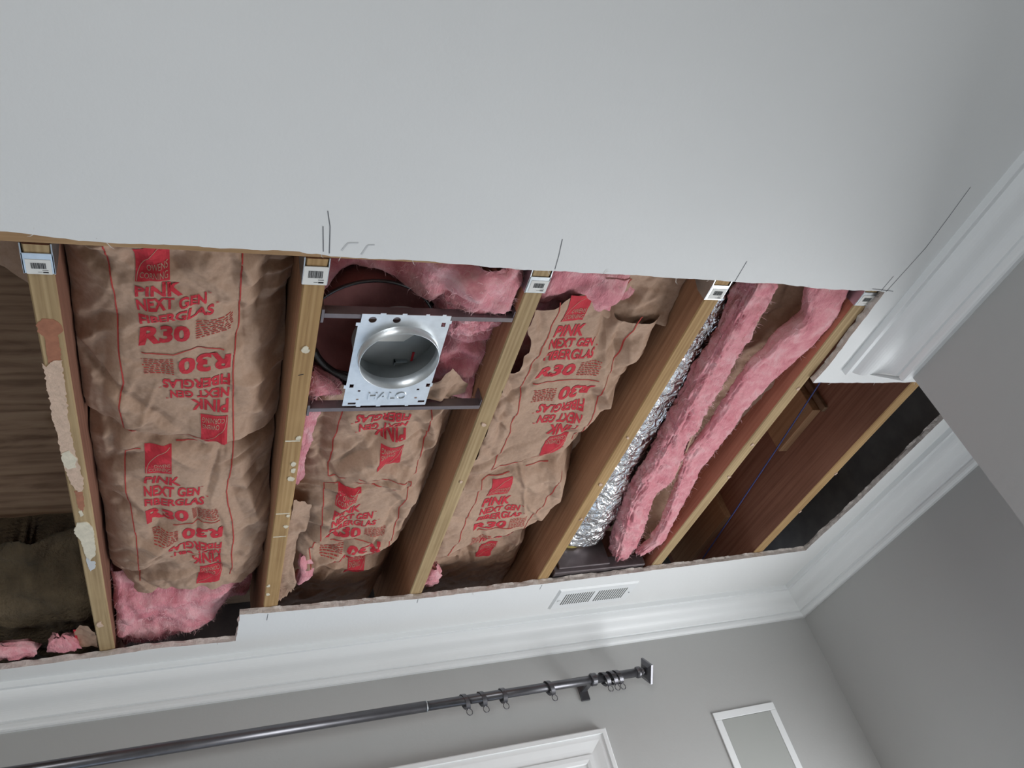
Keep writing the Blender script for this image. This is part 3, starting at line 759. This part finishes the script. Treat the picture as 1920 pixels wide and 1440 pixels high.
for n_, L in (('print_border', [(.296, 1.27), (.296, 1.475), (.291, 1.55), (.33, 1.54)]), ('print_border', [(.36, 1.525), (.43, 1.56), (.505, 1.555), (.50, 1.40), (.488, 1.27)]),
              ('print_border', [(.303, 2.05), (.285, 1.863), (.300, 1.814), (.284, 1.582), (.32, 1.570)]), ('print_border', [(.35, 1.55), (.43, 1.585), (.500, 1.59), (.495, 1.85), (.49, 1.95)]), ('print_rule', [(.33, 1.835), (.44, 1.845)])):
    sheet_line(SB, n_, L, .0024, M['redline'], kB)
print_half(SB, kB, .295, 1.500, 1.262, True, 0, skip=('fine',))
print_half(SB, kB, .316, 1.572, 1.835, False, .03)
print_half(SB, kB, .310, 2.135, 1.850, True, 0)
fluff('fiberglass', .218, .584, 1.31, 2.40, lambda X, Y: baseB((X - .214) / .374, X, Y) + .048, B, 33, step=.012, ztop=1.335)
# torn flap of the facing along the second joist
def baseF(u, x, y): return 1.066 + .012 * u + .01 * np.sin(y * 18) * u
SF = Sheet(.2165, .262, baseF, 5, 10, (.002, .005), (1.6, 2.1), .002)
SF.mesh('torn_flap', lambda u: 1.598 + .05 * u ** 2 + .004 * vnoise(u * 9, 0 * u, 2), lambda u: 2.095 - .05 * u + .01 * vnoise(u * 12, 0 * u, 4), M['kraft'], B, nx=20, ny=120, x1f=lambda y: .264 - .018 * smoothstep(1.7, 1.80, y) + .012 * smoothstep(1.9, 2.0, y) + .004 * vnoise(y * 30, y * 0, 3))
loft('torn_fiberglass', [1.27, 1.33, 1.42, 1.5, 1.56], [.216] * 5, [.245, .240, .236, .230, .222], [1.066, 1.066, 1.068, 1.07, 1.075], [1.10] * 5, B, 51, 20, 60, .004)
loft('torn_fiberglass', [1.90, 1.96, 2.02, 2.05], [.262, .265, .262, .262], [.275, .300, .30, .275], [1.085, 1.08, 1.085, 1.09], [1.11] * 4, B, 52, 20, 40, .005)

# ---- third bay: printed facing and pink strip at the top
def baseC(u, x, y):
    z = 1.064 + .022 * smoothstep(0, .35, u)
    z = z + .115 * smoothstep(.70, 1.0, u + .10 * np.sin(y * 4.0 + .6) - .18 * smoothstep(1.5, 1.75, y)) ** 1.1
    z = z + .05 * np.exp(-((x - .835 - .10 * (y - 1.1)) / .018) ** 2) * (1 - smoothstep(1.0, 1.2, y))
    z = z + .075 * smoothstep(1.91, 2.05, y + .35 * (x - .64)) + .03 * smoothstep(2.06, 2.4, y)
    z = z + .018 * np.exp(-((y - 1.56 + .1 * (x - .7)) / .03) ** 2)
    return z
Cc = thing('insulation_batt', 'printed kraft faced batt torn open to pink at its top, right of the light frame', 'insulation', (.81, 1.45, 1.07), 'insulation batts in the joist bays')
SCc = Sheet(.6265, .992, baseC, 37, 75, (.003, .012), folds=((.88, 1.12, 1.3, .13, .026, .026), (.93, 1.30, 1.0, .12, -.024, .03), (.90, 1.48, 2.2, .12, .022, .026), (.93, 1.68, 1.2, .15, -.02, .03), (.66, 1.35, 1.5, .14, .010, .014)), calm=((.76, 1.20, .08, .30, .35), (.77, 1.70, .09, .13, .4)))
kC = SCc.mesh('kraft_facing', lambda u: .985 - .040 * smoothstep(0, .35, u) + .10 * smoothstep(.50, .62, u), lambda u: 2.42 + 0 * u, M['kraft'], Cc,
              x0f=lambda y: .6265 + .026 * np.exp(-((y - 1.115) / .055) ** 4))
for n_, L in (('print_border', [(.676, .96), (.689, 1.06), (.673, 1.174), (.682, 1.253), (.697, 1.438), (.687, 1.525), (.80, 1.517), (.871, 1.475)]), ('print_border', [(.895, 1.02), (.89, 1.2), (.895, 1.35), (.885, 1.45)]),
              ('print_border', [(.655, 1.98), (.676, 1.842), (.686, 1.687), (.681, 1.584), (.76, 1.580)]), ('print_border', [(.80, 1.565), (.86, 1.555)]), ('print_border', [(.90, 1.58), (.895, 1.72), (.87, 1.86)]), ('print_rule', [(.707, 1.222), (.862, 1.212)]), ('print_rule', [(.73, 1.84), (.83, 1.825)])):
    sheet_line(SCc, n_, L, .0024, M['redline'], kC)
print_half(SCc, kC, .704, .952, 1.212, False, 0)
print_half(SCc, kC, .710, 1.508, 1.230, True, -.05)
print_half(SCc, kC, .716, 1.592, 1.838, False, 0)
print_half(SCc, kC, .715, 2.12, 1.850, True, 0)
fluff('fiberglass', .628, .99, .95, 2.40, lambda X, Y: baseC((X - .6265) / .3655, X, Y) + .048, Cc, 34, step=.012, ztop=1.335)
fluff('torn_fiberglass', .628, .815, .878, 1.01, lambda X, Y: 1.078 + .02 * smoothstep(.95, 1.0, Y) - .012 * smoothstep(.72, .80, X) + .008 * fbm(X * 14, Y * 8, 9, 2), Cc, 35, step=.004, ztop=1.20)
SG = Sheet(.792, .990, lambda u, x, y: 1.112 + .02 * u + .012 * np.sin(y * 20 + x * 9), 41, 9, (.003, .008), (.88, 1.12), .003)
gf = SG.mesh('folded_facing', lambda u: .878 + 0 * u, lambda u: 1.04 + .06 * u - .03 * smoothstep(.6, 1, u), M['kraft'], Cc, nx=60, ny=70)
sheet_line(SG, 'print_border', [(.825, .94), (.86, .955), (.845, 1.0), (.80, 1.05)], .0022, M['redline'], gf)
loft('torn_fiberglass', [2.02, 2.06, 2.10, 2.14], [.632] * 4, [.66, .675, .67, .65], [1.075, 1.07, 1.075, 1.08], [1.11] * 4, Cc, 53, 20, 40, .006)

# ---- fourth bay: foil duct, pink roll, kraft and pink strip
duct = thing('flexible_duct', 'crinkled silver foil flexible duct between the joist and the pink roll', 'duct', (1.145, 1.5, 1.07))
na, ny = 72, 240
Y, Aa = np.meshgrid(np.linspace(.885, 2.06, ny), np.linspace(0, 2 * math.pi, na, endpoint=False), indexing='ij')
cx, cz, rr = 1.128, 1.215, .092
rad = rr + .0035 * ridged(Aa * 3.0, Y * 24, 5, 3) + .0025 * fbm(Aa * 8, Y * 50, 8, 2) + .014 * smoothstep(1.62, 1.86, Y) - .03 * smoothstep(2.02, 2.06, Y)
P = np.stack([cx + rad * np.cos(Aa) + .008 * np.sin(Y * 5) + .016 * smoothstep(1.65, 1.9, Y), Y, cz + rad * np.sin(Aa)], -1).reshape(-1, 3)
f = [(j * na + i, j * na + (i + 1) % na, (j + 1) * na + (i + 1) % na, (j + 1) * na + i) for j in range(ny - 1) for i in range(na)]
obj('foil_jacket', P, f, M['foil'], duct, smooth=True)
mb = MB(); mb.tube([(cx + .070 * math.cos(a), 2.066 + .004 * math.sin(3 * a), cz + .070 * math.sin(a)) for a in np.linspace(0, 2 * math.pi, 40)[:-1]], .011, 10, closed=True)
mb.build('insulation_collar', M['yellowins'], duct, smooth=True)
boot = thing('register_boot', 'dull sheet metal register boot above the ceiling vent', 'duct boot', (1.22, 2.17, ZJ))
mb = MB(); mb.box(1.045, 1.37, 2.085, 2.36, ZJ + .002, 1.10).box(1.06, 1.24, 2.075, 2.085, 1.07, 1.24); mb.build('sheet_metal_box', M['darksteel'], boot, bevel=.003)

D = thing('insulation_batt', 'opened insulation batt with bare pink fibre, hanging beside the silver foil duct', 'insulation', (1.25, 1.45, 1.07), 'insulation batts in the joist bays')
_r = loft('fiberglass_roll', [.878, .966, 1.033, 1.115, 1.228, 1.321, 1.402, 1.474, 1.544, 1.64, 1.69, 1.76, 1.90, 1.97, 2.06], [1.102, 1.109, 1.116, 1.121, 1.131, 1.143, 1.149, 1.153, 1.157, 1.162, 1.165, 1.172, 1.204, 1.222, 1.250],
     [1.155, 1.178, 1.186, 1.192, 1.200, 1.206, 1.218, 1.225, 1.245, 1.256, 1.232, 1.232, 1.280, 1.298, 1.285], [1.066] * 15, [1.122] * 15, D, 61, 72, 340, .005, tuft=.02)
_s = loft('fiberglass_strip', [.880, .914, .96, 1.00, 1.06, 1.114, 1.14, 1.234, 1.316, 1.381, 1.511, 1.60, 1.703, 1.864, 1.97, 2.046], [1.275, 1.278, 1.300, 1.318, 1.285, 1.270, 1.250, 1.248, 1.256, 1.254, 1.248, 1.272, 1.300, 1.336, 1.345, 1.318],
     [1.375, 1.388, 1.396, 1.396, 1.390, 1.378, 1.368, 1.336, 1.326, 1.328, 1.330, 1.326, 1.344, 1.366, 1.392, 1.36], [1.088, 1.080, 1.072, 1.068, 1.068, 1.068, 1.067, 1.067, 1.067, 1.067, 1.067, 1.067, 1.067, 1.067, 1.067, 1.072],
     [1.13, 1.125, 1.12, 1.115, 1.11, 1.10, 1.095, 1.092, 1.092, 1.092, 1.092, 1.092, 1.092, 1.092, 1.092, 1.095], D, 62, 44, 340, .003, tuft=.012)
fibres(_r, D, 2600, 2); fibres(_s, D, 1600, 3)
SD = Sheet(1.19, 1.398, lambda u, x, y: 1.165 - .05 * smoothstep(.55, 1, u) + .01 * np.sin(y * 9), 71, 26, (.003, .010), (.88, 2.1))
SD.mesh('kraft_facing', lambda u: .878 + 0 * u, lambda u: 2.05 - .03 * u, M['kraft'], D, nx=60, ny=200)
ys = np.linspace(.88, 2.0, 60)
xe = np.interp(ys, [.88, .966, 1.033, 1.115, 1.228, 1.321, 1.402, 1.544, 1.64, 1.69, 1.76, 1.90, 2.0], [1.158, 1.182, 1.192, 1.196, 1.202, 1.206, 1.220, 1.254, 1.264, 1.242, 1.242, 1.288, 1.305])
v = []
for y, x in zip(ys, xe): v += [(x - .004, y, 1.080), (x, y, 1.078), (x + .001, y, 1.15)]
f = [(3 * i + k, 3 * i + k + 1, 3 * i + k + 4, 3 * i + k + 3) for i in range(59) for k in range(2)]
obj('facing_edge', v, f, M['kraft'], D, smooth=True)
fluff('fiberglass_core', 1.16, 1.396, .90, 2.05, lambda X, Y: 1.21 + 0 * X, D, 36, step=.02, ztop=1.335)

# ---- recessed light frame
LF = thing('recessed_light_frame', 'galvanized recessed light mounting frame with a round hole, hung between two joists', 'light fixture', (.372, 1.13, ZJ))
px0, px1, py0, py1 = .283, .462, 1.000, 1.258
def outline():
    P = [(px0 + .006, py0)]
    for a, b in ((.22, .28), (.45, .50), (.70, .74), (.88, .92)):
        P += [(px0 + .179 * a, py0), (px0 + .179 * a, py0 - .003), (px0 + .179 * b, py0 - .003), (px0 + .179 * b, py0)]
    P += [(px1 - .004, py0), (px1 - .004, py0 + .012), (px1, py0 + .012), (px1, py0 + .02), (px1 - .003, py0 + .02)]
    P += [(px1 - .003, py0 + .19), (px1, py0 + .19), (px1, py0 + .20), (px1 - .003, py0 + .20), (px1 - .003, py1)]
    for a, b in ((.78, .74), (.45, .40), (.22, .17)):
        P += [(px0 + .179 * a, py1), (px0 + .179 * a, py1 + .003), (px0 + .179 * b, py1 + .003), (px0 + .179 * b, py1)]
    P += [(px0 + .002, py1), (px0 + .002, py0 + .205), (px0 - .002, py0 + .205), (px0 - .002, py0 + .195), (px0 + .002, py0 + .195), (px0 + .002, py0 + .03), (px0 - .002, py0 + .03), (px0 - .002, py0 + .022), (px0 + .006, py0 + .022)]
    return P
def circ(x, y, r, n=28): return [(x + r * math.cos(a), y + r * math.sin(a)) for a in np.linspace(0, 2 * math.pi, n, endpoint=False)]
def rect(x, y, w, h): return [(x - w / 2, y - h / 2), (x + w / 2, y - h / 2), (x + w / 2, y + h / 2), (x - w / 2, y + h / 2)]
CX, CY, CR = .3745, 1.1085, .0795
holes = [circ(CX, CY, CR, 64), circ(.310, 1.014, .0075, 16), circ(.367, 1.014, .0080, 16), rect(.447, 1.023, .008, .011), rect(.4525, 1.196, .008, .010), rect(.296, 1.197, .008, .010),
         rect(.313, 1.212, .0055, .0045), rect(.434, 1.209, .0055, .0045), rect(.313, 1.238, .005, .004), rect(.434, 1.235, .005, .0045), rect(.3035, 1.251, .016, .006), rect(.4480, 1.247, .014, .006)]
holes[2] = circ(.355, 1.0135, .0075, 16)
def plate(z0, z1):
    mb = MB(); o = outline()
    for z in (z0, z1):
        v, f = fill2d([o] + holes, z); mb.add(v, f)
    for L in [o] + holes:
        n = len(L); mb.add([(p[0], p[1], z0) for p in L] + [(p[0], p[1], z1) for p in L], [(i, (i + 1) % n, n + (i + 1) % n, n + i) for i in range(n)])
    return mb
pl = plate(ZJ - .001, ZJ).build('mounting_plate', M['zinc'], LF)
tv, tf = text2d('HALO', .012)
z0, z1 = ZJ - .001, ZJ - .0034
pts = np.stack([.333 + tv[:, 0] * .080, 1.2385 - tv[:, 1] * .0215], 1)
mb = MB(); mb.add([(p[0], p[1], z1) for p in pts], tf)
from collections import Counter
ec = Counter(tuple(sorted((q[i], q[(i + 1) % 3]))) for q in tf for i in range(3))
for (a, b), c in ec.items():
    if c == 1: mb.add([(pts[a][0], pts[a][1], z1), (pts[b][0], pts[b][1], z1), (pts[b][0], pts[b][1], z0), (pts[a][0], pts[a][1], z0)], [(0, 1, 2, 3)])
mb.build('embossed_lettering', M['zinc'], pl)
def ringwall(rs, zs, cx, cy, n=64):
    v = [(cx + r * math.cos(a), cy + r * math.sin(a), z) for r, z in zip(rs, zs) for a in np.linspace(0, 2 * math.pi, n, endpoint=False)]
    f = [(k * n + i, k * n + (i + 1) % n, (k + 1) * n + (i + 1) % n, (k + 1) * n + i) for k in range(len(rs) - 1) for i in range(n)]
    return v, f
v, f = ringwall([CR + .001, CR - .001, CR - .0015, CR - .0025, CR - .0025], [ZJ, ZJ - .004, ZJ - .019, ZJ - .019, ZJ + .01], CX, CY); obj('collar', v, f, M['zinc'], LF, smooth=True)
v, f = ringwall([CR + .004, CR + .004], [ZJ + .001, 1.108], CX, CY); n = 64
f.append(tuple(range(n, 2 * n)))
can = obj('inner_can', v, f, M['zincin'], LF, smooth=False)
mb = MB(); mb.add([(.340, 1.120, 1.1065), (.396, 1.119, 1.1065), (.420, 1.094, 1.1065), (.388, 1.090, 1.1065), (.358, 1.100, 1.1065)] + [(.340, 1.120, 1.1075), (.396, 1.119, 1.1075), (.420, 1.094, 1.1075), (.388, 1.090, 1.1075), (.358, 1.100, 1.1075)], [(0, 1, 2, 3, 4), (9, 8, 7, 6, 5)] + [(i, (i + 1) % 5, 5 + (i + 1) % 5, 5 + i) for i in range(5)])
mb.build('white_plate', M['label'], can)
mb = MB(); mb.box(.420, .4245, 1.150, 1.176, 1.1055, 1.107); mb.build('red_sticker', M['red'], can)
mb = MB(); mb.box(.385, .412, 1.172, 1.175, 1.100, 1.1075).box(.385, .388, 1.172, 1.184, 1.100, 1.1075); mb.build('bracket_clip', M['galv'], can)
for (y, xa, xb) in ((1.004, .222, .586), (1.268, .222, .586)):
    mb = MB()
    mb.box(xa, xb, y, y + .003, ZJ + .004, ZJ + .024).box(xa, xb, y, y + .011, ZJ + .002, ZJ + .005).box(xa + .06, xb, y + .004, y + .008, ZJ + .006, ZJ + .019)
    mb.box(xa - .005, xa, y - .01, y + .022, ZJ + .001, ZJ + .032).box(xb - .001, xb + .0015, y - .016, y + .012, ZJ + .004, ZJ + .040)
    mb.build('hanger_bar', M['darksteel'], LF, bevel=.0006)
# dark fibre cover behind the frame and armored cable
cv = thing('light_cover', 'dark round fibre cover above the light frame, mostly in shadow', 'cover', (.335, 1.14, 1.16))
v, f = ringwall([.132, .128, .122, .11], [1.158, 1.19, 1.24, 1.262], .338, 1.140); n = 64; f.append(tuple(range(3 * n, 4 * n)))
obj('dome', v, f, M['cover'], cv, smooth=True)
mb = MB(); mb.tube([(.338 + .133 * math.cos(a), 1.140 + .133 * math.sin(a), 1.158) for a in np.linspace(0, 2 * math.pi, 64)[:-1]], .0035, 8, closed=True); mb.build('rim', M['cable'], cv, smooth=True)
mb = MB()
aa = np.linspace(math.radians(98), math.radians(158), 150)
mb.tube([(.338 + .120 * math.cos(a), 1.122 + .120 * math.sin(a), 1.112 + .012 * (a - 1.7)) for a in aa], [.0078 if i % 3 else .0062 for i in range(150)], 10)
tag(mb.build('armored_cable', M['cable'], smooth=True), 'ribbed metal armored cable curving left of the light frame', 'cable')
# loose pink fibre around the frame
PB = thing('loose_insulation', 'loose pink fibre packed around the round light frame', 'insulation', (.40, 1.1, 1.09))
def zB(X, Y):
    z = 1.165 + .03 * fbm(X * 10, Y * 10, 3, 2)
    z = z - .070 * smoothstep(.33, .44, X) * smoothstep(1.10, .98, Y) + .05 * smoothstep(.30, .24, X) * smoothstep(1.0, .94, Y)
    z = z - .045 * smoothstep(.44, .50, X) + .02 * ridged(X * 6, Y * 14, 8, 2) * smoothstep(.42, .47, X)
    z = z + .10 * np.exp(-(((X - .338) ** 2 + (Y - 1.14) ** 2) / .13 ** 2) ** 4)
    return z
_l = fluff('fiberglass', .218, .586, .878, 1.30, zB, PB, 37, step=.0045, hole=(.338, 1.14, .134), ztop=1.335, fine=.005)
fibres(_l, PB, 1500, 4, zmax=1.2)
_t = loft('fiberglass_tuft', [1.205, 1.225, 1.245, 1.266], [.216] * 4, [.235, .268, .285, .26], [1.10, 1.085, 1.080, 1.085], [1.13] * 4, PB, 38, 30, 60, .005)
fibres(_t, PB, 300, 8)
_t = loft('fiberglass_tuft', [.960, .99, 1.03, 1.06, 1.085], [.455, .455, .462, .466, .48], [.52, .560, .556, .545, .515], [1.090, 1.086, 1.078, 1.080, 1.095], [1.14] * 5, PB, 39, 40, 90, .008, tuft=.02)
fibres(_t, PB, 700, 9)
SK = Sheet(.462, .560, lambda u, x, y: 1.075 + .04 * np.abs(u - .4), 43, 6, (.002, .006), (1.17, 1.28), .002)
SK.mesh('kraft_scrap', lambda u: 1.235 - .06 * (1 - np.abs(2 * u - .9)) , lambda u: 1.262 + .01 * u, M['kraft'], PB, nx=30, ny=24)

# ---- left bay: aged insulation beyond the plywood
OI = thing('aged_insulation', 'dirty brown old insulation beyond the bare plywood, at the left edge', 'insulation', (-.5, 2.25, 1.06))
fluff('fibre_mass', -1.1, -.236, 2.02, 2.50, lambda X, Y: 1.15 + .10 * smoothstep(2.20, 2.06, Y) + .03 * fbm(X * 7, Y * 7, 12, 3), OI, 45, step=.008, mat='oldins', ztop=1.40, fine=.006)
loft('torn_pink_edge', [2.205, 2.23, 2.26, 2.29], [-.60, -.47, -.45, -.45], [-.40, -.375, -.38, -.40], [1.075, 1.066, 1.066, 1.08], [1.095] * 4, OI, 47, 24, 40, .007)
loft('torn_pink_edge', [2.19, 2.215, 2.24, 2.27], [-.335, -.345, -.345, -.33], [-.30, -.285, -.28, -.29], [1.075, 1.064, 1.064, 1.075], [1.09] * 4, OI, 48, 24, 40, .006)
SS = Sheet(-.285, -.234, lambda u, x, y: 1.066 + .02 * (1 - u), 49, 4, (.002, .005), (2.15, 2.26), .002)
SS.mesh('kraft_scrap', lambda u: 2.165 + .02 * np.cos(u * 6) - .02 * u, lambda u: 2.26 + 0 * u, M['kraft'], OI, nx=24, ny=30)
v, f = ribbon([(-.284, 2.18), (-.282, 2.25)], .006, 0); on_sheet(SS, 'red_print', np.array(v)[:, :2], f, M['red'], OI)
# stray facing edge by the first joist
SE = Sheet(-.40, -.233, lambda u, x, y: 1.315 - .05 * u, 50, 6, (.002, .006), (.9, 1.2), .002)
SE.mesh('facing_edge', lambda u: .878 + 0 * u, lambda u: 1.075 + .10 * u, M['kraft'], OI, nx=30, ny=30)

# ---- last bays
mb = MB(); mb.box(1.765, 1.7968, 1.507, 1.715, 1.218, 1.3435)
tag(mb.build('scrap_block', M['spf3'], bevel=.002), 'short reddish wood block nailed high on the side of the rightmost joist', 'wood block', 'wood blocks on the rightmost joist')
mb = MB(); mb.box(1.770, 1.7968, 2.10, 2.50, 1.217, 1.3435)
tag(mb.build('scrap_block', M['spf3'], bevel=.002), 'dark wood board on the side of the rightmost joist, far end near the vent side', 'wood block', 'wood blocks on the rightmost joist')
mb = MB(); mb.box(1.784, 1.7968, 1.478, 1.500, 1.205, 1.3435)
tag(mb.build('cleat', M['ply'], bevel=.002), 'dark upright cleat next to the reddish block on the rightmost joist', 'cleat')
mb = MB(); pp = [(1.752, y, z) for y, z in zip(np.linspace(1.10, 2.30, 50), np.interp(np.linspace(1.10, 2.30, 50), [1.10, 1.44, 1.71, 2.065, 2.30], [1.290, 1.250, 1.221, 1.187, 1.165]))]
mb.tube(pp, .0022, 8); tag(mb.build('blue_cord', M['blue'], smooth=True), 'thin blue cord stretched across the bay in front of the rightmost joist', 'cord')

# ------------------------------------------------------------------ ceiling vent
vt = thing('ceiling_vent', 'white louvred ceiling vent between the opening and the crown moulding', 'vent', (1.225, 2.225, ZC))
vx0, vx1, vy0, vy1 = 1.081, 1.372, 2.158, 2.288
sl = []
for a, b in ((vx0 + .030, vx0 + .138), (vx0 + .150, vx1 - .030)):
    k = 13
    for i in range(k):
        xa = a + (b - a) * i / k; sl.append(((xa + .0012), xa + (b - a) / k * .72))
loops = [[(x0_, vy0 + .030), (x1_, vy0 + .030), (x1_, vy1 - .030), (x0_, vy1 - .030)] for x0_, x1_ in sl]
out_ = [(vx0, vy0), (vx1, vy0), (vx1, vy1), (vx0, vy1)]
mb = MB()
ins = [(vx0 + .006, vy0 + .006), (vx1 - .006, vy0 + .006), (vx1 - .006, vy1 - .006), (vx0 + .006, vy1 - .006)]
v, f = fill2d([ins] + loops, ZC - .006); mb.add(v, f)
mb.add([(x, y, ZC - .006) for x, y in ins] + [(x, y, ZC - .0002) for x, y in out_], [(i, (i + 1) % 4, 4 + (i + 1) % 4, 4 + i) for i in range(4)])
mb.build('face_plate', M['trim'], vt)
mb = MB()
for x0_, x1_ in sl:
    mb.add([(x1_, vy0 + .030, ZC - .006), (x1_, vy1 - .030, ZC - .006), (x1_ - .004, vy1 - .030, ZC - .0006), (x1_ - .004, vy0 + .030, ZC - .0006)], [(0, 1, 2, 3)])
o = mb.build('louvres', M['panelgrey'], vt); o['kind'] = 'stuff'
mb = MB(); mb.box(vx0 + .012, vx1 - .012, vy0 + .012, vy1 - .012, ZC - .0012, ZC - .0004); mb.build('damper_plate', M['shellgrey'], vt)
mb = MB(); mb.tube([(vx0 + .020, vy1 - .062, ZC - .006), (vx0 + .020, vy1 - .062, ZC - .010)], .006, 14); mb.build('lever', M['trim'], vt)
mb = MB(); mb.tube([(vx1 - .016, 2.223, ZC - .0058), (vx1 - .016, 2.223, ZC - .0075)], .0028, 10); mb.build('screw', M['zincin'], vt)

# ------------------------------------------------------------------ curtain rod
RY, RZ = 2.33, .804
rod = thing('curtain_rod', 'dark metal telescoping curtain rod with a square finial, above the window', 'curtain rod', (.55, RY, RZ))
mb = MB(); mb.tube([(-1.20, RY, RZ), (.634, RY, RZ)], .0158, 28); mb.build('outer_pole', M['bronze'], rod, smooth=True)
mb = MB(); mb.tube([(.630, RY, RZ), (1.345, RY, RZ)], .0140, 28); mb.build('inner_pole', M['bronze'], rod, smooth=True)
mb = MB(); mb.tube([(.632, RY, RZ), (.6355, RY, RZ)], .0162, 28); mb.build('joint_ring', M['galv'], rod, smooth=True)
mb = MB(); mb.tube([(1.338, RY, RZ), (1.342, RY, RZ), (1.352, RY, RZ), (1.356, RY, RZ)], [.0150, .0185, .0185, .0140], 28)
mb.tube([(1.356, RY, RZ), (1.372, RY, RZ)], .011, 20); mb.build('end_collar', M['bronze'], rod, smooth=True)
hd = .045
mb = MB()
v = []
for x, s in ((1.370, .6), (1.376, 1.0), (1.383, 1.0), (1.386, .90)):
    v += [(x, RY + hd * s, RZ), (x, RY, RZ + hd * s), (x, RY - hd * s, RZ), (x, RY, RZ - hd * s)]
f = [(k * 4 + i, k * 4 + (i + 1) % 4, (k + 1) * 4 + (i + 1) % 4, (k + 1) * 4 + i) for k in range(3) for i in range(4)] + [(3, 2, 1, 0), (12, 13, 14, 15)]
mb.add(v, f); mb.build('finial', M['bronze'], rod)
mb = MB(); mb.box(1.166, 1.196, YB - .007, YB - .0005, .772, .832).box(1.172, 1.192, RY, YB - .007, RZ - .004, RZ + .004); 
mb.tube([(1.172, RY, RZ), (1.175, RY, RZ), (1.190, RY, RZ), (1.193, RY, RZ)], [.0165, .020, .020, .0165], 24)
mb.build('wall_bracket', M['bronze'], rod, bevel=.001)
def make_ring(x, tilt, label):
    t = thing('curtain_ring', label, 'curtain ring', (x, RY, RZ - .028), 'curtain rings on the rod')
    N = 32; w = .0065; r0, r1 = .0195, .0225; cz = RZ - .0045
    v = []
    for a in np.linspace(0, 2 * math.pi, N, endpoint=False):
        for (r, dx) in ((r0, -w), (r1, -w), (r1, w), (r0, w)):
            y, z = r * math.sin(a), r * math.cos(a)
            v.append((x + dx + tilt * z, RY + y, cz + z))
    f = [(i * 4 + j, i * 4 + (j + 1) % 4, ((i + 1) % N) * 4 + (j + 1) % 4, ((i + 1) % N) * 4 + j) for i in range(N) for j in range(4)]
    obj('band', v, f, M['bronze'], t, smooth=False)
    mb = MB(); zc = cz - r1 - .0095
    mb.tube([(x - tilt * .03 + .0095 * math.cos(a), RY + .002 * math.cos(a), zc + .0095 * math.sin(a)) for a in np.linspace(0, 2 * math.pi, 25)[:-1]], .0013, 8, closed=True)
    mb.build('eyelet', M['bronze'], t, smooth=True)
RL = ['curtain ring nearest the joint of the rod, first of the left three', 'curtain ring second from the joint of the rod', 'curtain ring third from the joint of the rod', 'curtain ring hanging alone in the middle of the thin pole',
      'curtain ring right beside the wall bracket, first of the bunched three', 'middle curtain ring of the three bunched near the finial', 'curtain ring closest to the square finial']
for x, t_, l in zip([.752, .806, .873, 1.028, 1.222, 1.248, 1.268], [-.25, -.2, -.1, -.3, -.35, -.3, -.3], RL): make_ring(x, t_, l)

# ------------------------------------------------------------------ access panel on the back wall
ap = thing('access_panel', 'flush grey access panel in a flat white frame on the back wall', 'access panel', (1.74, YB, .15))
fx0, fx1, fz1, fz0, fw = 1.616, 1.866, .662, .15, .025
mb = MB(); mb.box(fx0, fx1, YB - .006, YB - .0005, fz1 - fw, fz1).box(fx0, fx1, YB - .006, YB - .0005, fz0, fz0 + fw).box(fx0, fx0 + fw, YB - .006, YB - .0005, fz0 + fw, fz1 - fw).box(fx1 - fw, fx1, YB - .006, YB - .0005, fz0 + fw, fz1 - fw)
mb.build('frame', M['trim'], ap, bevel=.0015)
mb = MB(); mb.box(fx0 + fw + .001, fx1 - fw - .001, YB - .0045, YB - .0005, fz0 + fw + .001, fz1 - fw - .001); mb.build('door', M['panelgrey'], ap, bevel=.001)
